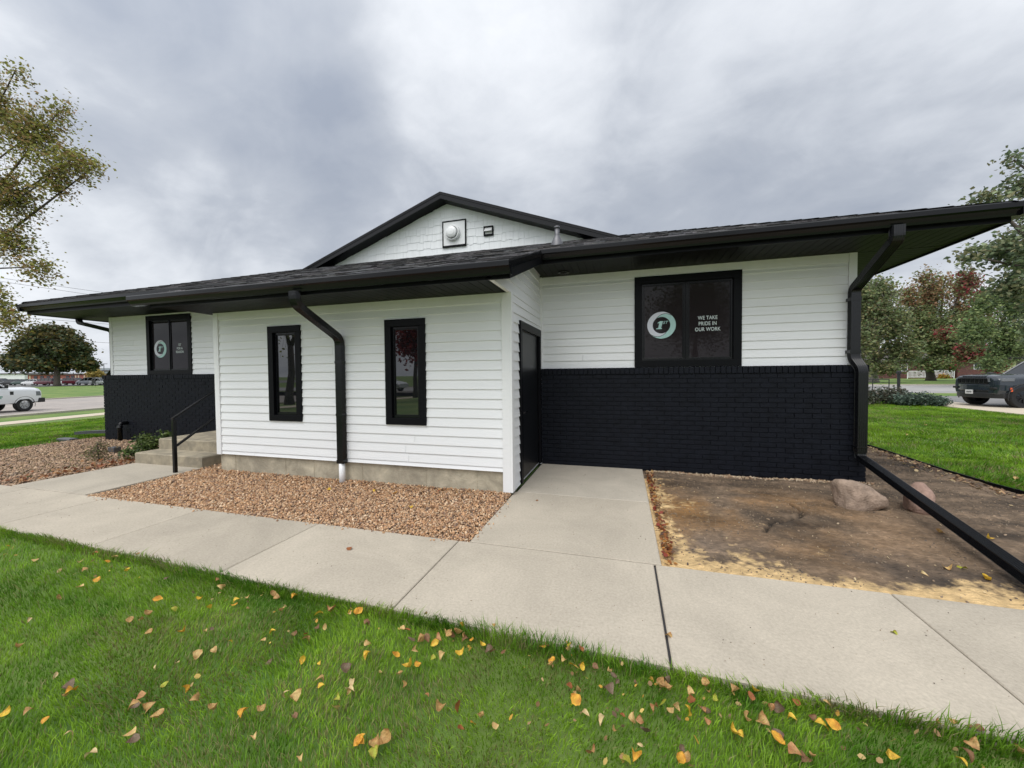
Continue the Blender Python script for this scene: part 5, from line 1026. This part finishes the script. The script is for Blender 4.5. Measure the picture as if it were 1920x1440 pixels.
def gabled(mb, x0, x1, y0, y1, ze, zp, o=.5):
    ym = (y0+y1)/2; mb.add([(x0-o, y0-o, ze), (x1+o, y0-o, ze), (x1+o, ym, zp), (x0-o, ym, zp), (x1+o, y1+o, ze), (x0-o, y1+o, ze), (x0-o, y0-o, ze-.15), (x1+o, y0-o, ze-.15), (x1+o, y1+o, ze-.15), (x0-o, y1+o, ze-.15)], [(0, 1, 2, 3), (3, 2, 4, 5), (6, 9, 8, 7), (0, 6, 7, 1), (5, 4, 8, 9), (1, 7, 8, 4, 2), (0, 3, 5, 9, 6)])
def win(x0, x1, z0, z1, y, par, mtl=None):
    m = MB(); m.box(x0-.08, x1+.08, y-.06, y+.02, z0-.08, z1+.08); w = W(m, 'window', WHITE, par); m = MB(); xm = (x0+x1)/2; m.box(x0, xm-.03, y-.075, y-.055, z0, z1); m.box(xm+.03, x1, y-.075, y-.055, z0, z1)
    p_ = m.build('pane', CGL); p_.parent = w; p_.matrix_parent_inverse = w.matrix_parent_inverse.copy(); p_.matrix_parent_inverse = Matrix.Identity(4); return w
hy = 78.0; X = lambda px: aty(px, 709, hy).x
hs = thing('brick_house', 'dark red brick ranch house behind the trees on the right', 'house', (X(1740), hy+4, 0))
m = MB(); m.box(X(1600), X(1775), hy, hy+9, -.2, 3.0); m.box(X(1795), X(1877), hy, hy+9, -.2, 3.0); m.box(X(1775), X(1795), hy+1.6, hy+9, -.2, 3.0); W(m, 'wall', HBR, hs)
m = MB(); gabled(m, X(1600), X(1877), hy, hy+9, 3.0, 5.6); W(m, 'roof', HROOF, hs)
win(X(1826), X(1845), 1.5, 2.5, hy, hs); win(X(1748), X(1768), 1.3, 2.4, hy, hs); win(X(1680), X(1700), 1.3, 2.4, hy, hs)
m = MB(); m.box(X(1780), X(1788), hy+1.52, hy+1.6, -.1, 2.1); W(m, 'door', DOORM, hs)
for a_, b_ in ((1702, 1740), (1749, 1788)):
    x0, x1 = aty(a_, 709, hy-2).x, aty(b_, 709, hy-2).x; f = thing('porch_railing', 'white picket porch railing %s the porch trunk' % ('left of' if a_ < 1745 else 'right of'), 'railing', ((x0+x1)/2, hy-2, 0), 0, 'white railings before the brick house')
    m = MB(); m.box(x0, x1, hy-2.04, hy-1.96, 1.18, 1.27); m.box(x0, x1, hy-2.03, hy-1.97, .18, .25); W(m, 'rail', WHITE, f)
    m = MB(); k = x0+.1
    while k < x1-.05: m.box(k, k+.06, hy-2.02, hy-1.98, .25, 1.18); k += .17
    W(m, 'picket', WHITE, f); m = MB(); m.box(x0-.08, x0, hy-2.05, hy-1.95, -.1, 1.32); m.box(x1, x1+.08, hy-2.05, hy-1.95, -.1, 1.32); W(m, 'post', WHITE, f)
a = aty(1770, 708, hy-2.5); a.z = 0; tree('flower_clump', 'yellow flower clump at the foot of the right porch railing', a, [(a+V3((0, 0, .3)), (.9, .5, .3))], .03, 90, 7, .2, [(.5, .4, .05), (.2, .2, .05), (.4, .15, .04)], 41, cat='flowers', jit=.15)
h2 = thing('house', 'pale yellow-green house at the right edge beyond the brick house', 'house', (aty(1905, 700, 88).x, 92, 0)); x0 = aty(1884, 700, 88).x
m = MB(); m.box(x0, x0+16, 88, 97, -.2, 3.2); W(m, 'wall', mat('pale_green_siding', (.42, .44, .24), .7, .08, 3), h2); m = MB(); gabled(m, x0, x0+16, 88, 97, 3.2, 5.5); W(m, 'roof', HROOF, h2)
win(x0+5, x0+7, 1.2, 2.4, 88, h2)
# left: school and sheds beyond the lot
def far_block(name, label, px0, px1, depth, z0, z1, material, parts=()):
    a = atd(px0, 705, depth); b = atd(px1, 705, depth); a.z = b.z = 0; L_ = (b-a).length; t = thing(name, label, 'building', ((a+b)/2)[:], 0); t.location.z = 0
    ang = math.atan2(b.y-a.y, b.x-a.x); t.rotation_euler.z = ang
    m = MB(); m.box(-L_/2, L_/2, 0, 14, z0, z1); w = m.build('wall', material); w.parent = t
    m = MB(); m.box(-L_/2-.4, L_/2+.4, -.4, 14.4, z1, z1+.35); q = m.build('roof', HROOF if 'shed' not in name else WHITE); q.parent = t
    for (f0, f1, za, zb2, mt, nm) in parts:
        m = MB(); m.box(-L_/2+f0*L_, -L_/2+f1*L_, -.12, 0.02, za, zb2); q = m.build(nm, mt); q.parent = t
    return t
BEIGE = mat('beige_stone', (.55, .45, .30), .8); GREYW = mat('grey_wall', (.30, .33, .36), .8)
far_block('school_building', 'long red brick building behind the big maple and the parked cars', 52, 172, 128, -.4, 2.6, SBR, [(0, 1, .9, 1.15, BEIGE, 'stone_band')]+[(f, f+.018, -.4, 2.4, BEIGE, 'pillar') for f in (.03, .745, .79, .88)]+[(f, f+.05, 1.35, 2.2, CGL, 'window') for f in (.1, .2, .3, .4, .6, .68)])
far_block('warehouse', 'low white building at the left edge beyond the parked cars', -60, 46, 150, -.4, 3.2, WHITE, [(.1, .95, -.2, 1.2, DPL, 'bay_opening')])
far_block('warehouse', 'grey and white building just left of the office corner', 176, 230, 150, -.4, 4.0, WHITE, [(0, 1, 2.6, 5.2, GREYW, 'upper_wall')])
lp = thing('street_lamp', 'tall grey lamp post with a crossbar left of the corner downspout', 'street lamp', ground(196, 719)[:]); l = lp.location; hgt = 5.6
m = MB(); m.tube([(0, 0, -.3), (0, 0, hgt)], [.12, .07], 8); q = m.build('pole', GALV); q.parent = lp
m = MB(); m.box(-.9, .9, -.15, .15, hgt, hgt+.14); q = m.build('lamp_head', GALV); q.parent = lp; lp.rotation_euler.z = .28
sg = thing('sign_post', 'small dark sign on two posts in front of the silver minivan', 'sign', ground(176, 723.5)[:]); m = MB(); m.box(-.6, .6, -.04, .04, .5, 1.2); q = m.build('board', DPL); q.parent = sg
for s in (-.5, .5): m = MB(); m.box(s-.04, s+.04, -.03, .03, -.2, .55); q = m.build('post', DPL); q.parent = sg
# overhead lines between two poles
POLEW = mat('pole_wood', (.10, .075, .055), .9, .3, 8)
for i, (pa, pb, d0, d1) in enumerate((((-200, 598), (620, 676), 34, 70),)):
    A, Bq = atd(pa[0], pa[1], d0), atd(pb[0], pb[1], d1)
    for q, lab in ((A, 'wooden utility pole off the left side of the street'), (Bq, 'wooden utility pole hidden behind the office')):
        up_ = thing('utility_pole', lab, 'utility pole', (q.x, q.y, -.5)); m = MB(); m.tube([(0, 0, -.3), (0, 0, 14)], [.17, .11], 10); o_ = m.build('pole', POLEW); o_.parent = up_
        m = MB(); m.box(-1.1, 1.1, -.06, .06, 12.9, 13.05); o_ = m.build('crossarm', POLEW); o_.parent = up_
        up_.rotation_euler.z = math.atan2(Bq.y-A.y, Bq.x-A.x)+math.pi/2
for (x0, y0, x1, y1), lab in (((0, 631, 205, 643), 'lowest overhead line crossing the crown of the big maple'), ((53, 596, 205, 608), 'overhead line just above the big maple'), ((113, 537, 205, 550), 'overhead line crossing the sky above the roof corner'), ((118, 545, 205, 558), 'thinner overhead line next to the topmost one')):
    ua, ub = -200, 620; f = lambda u: y0+(y1-y0)*(u-x0)/(x1-x0); a_, b_ = atd(ua, f(ua), 34), atd(ub, f(ub), 70)
    pts = [a_.lerp(b_, t)-Vector((0, 0, 1.2*4*t*(1-t)*0)) for t in np.linspace(0, 1, 12)]; m = MB(); m.tube(pts, .016, 5); tag(m.build('power_line', DPL), lab, 'power line', 'overhead lines over the street')
# bike rack and post on the right verge
bk = thing('bike_rack', 'low black metal rack on the verge beside the brick corner', 'rack', ground(1636, 734)[:]); m = MB(); m.tube([(-.9, 0, .82), (.9, 0, .82)], .03, 8); m.tube([(-.9, 0, .30), (.9, 0, .30)], .022, 8); q = m.build('bar', DPL); q.parent = bk
for s in (-.9, 0, .9): m = MB(); m.tube([(s, 0, -.1), (s, 0, .83)], .028, 8); q = m.build('leg', DPL); q.parent = bk
bp = thing('lamp_bollard', 'black bollard lamp standing on the verge left of the SUV', 'bollard', ground(1684.5, 741)[:]); m = MB(); m.box(-.055, .055, -.055, .055, -.1, 1.22); q = m.build('post', DPL, bevel=.01); q.parent = bp
m = MB(); m.cbox(-.085, .085, -.085, .085, 1.22, 1.40, .04); q = m.build('lamp_head', DPL); q.parent = bp
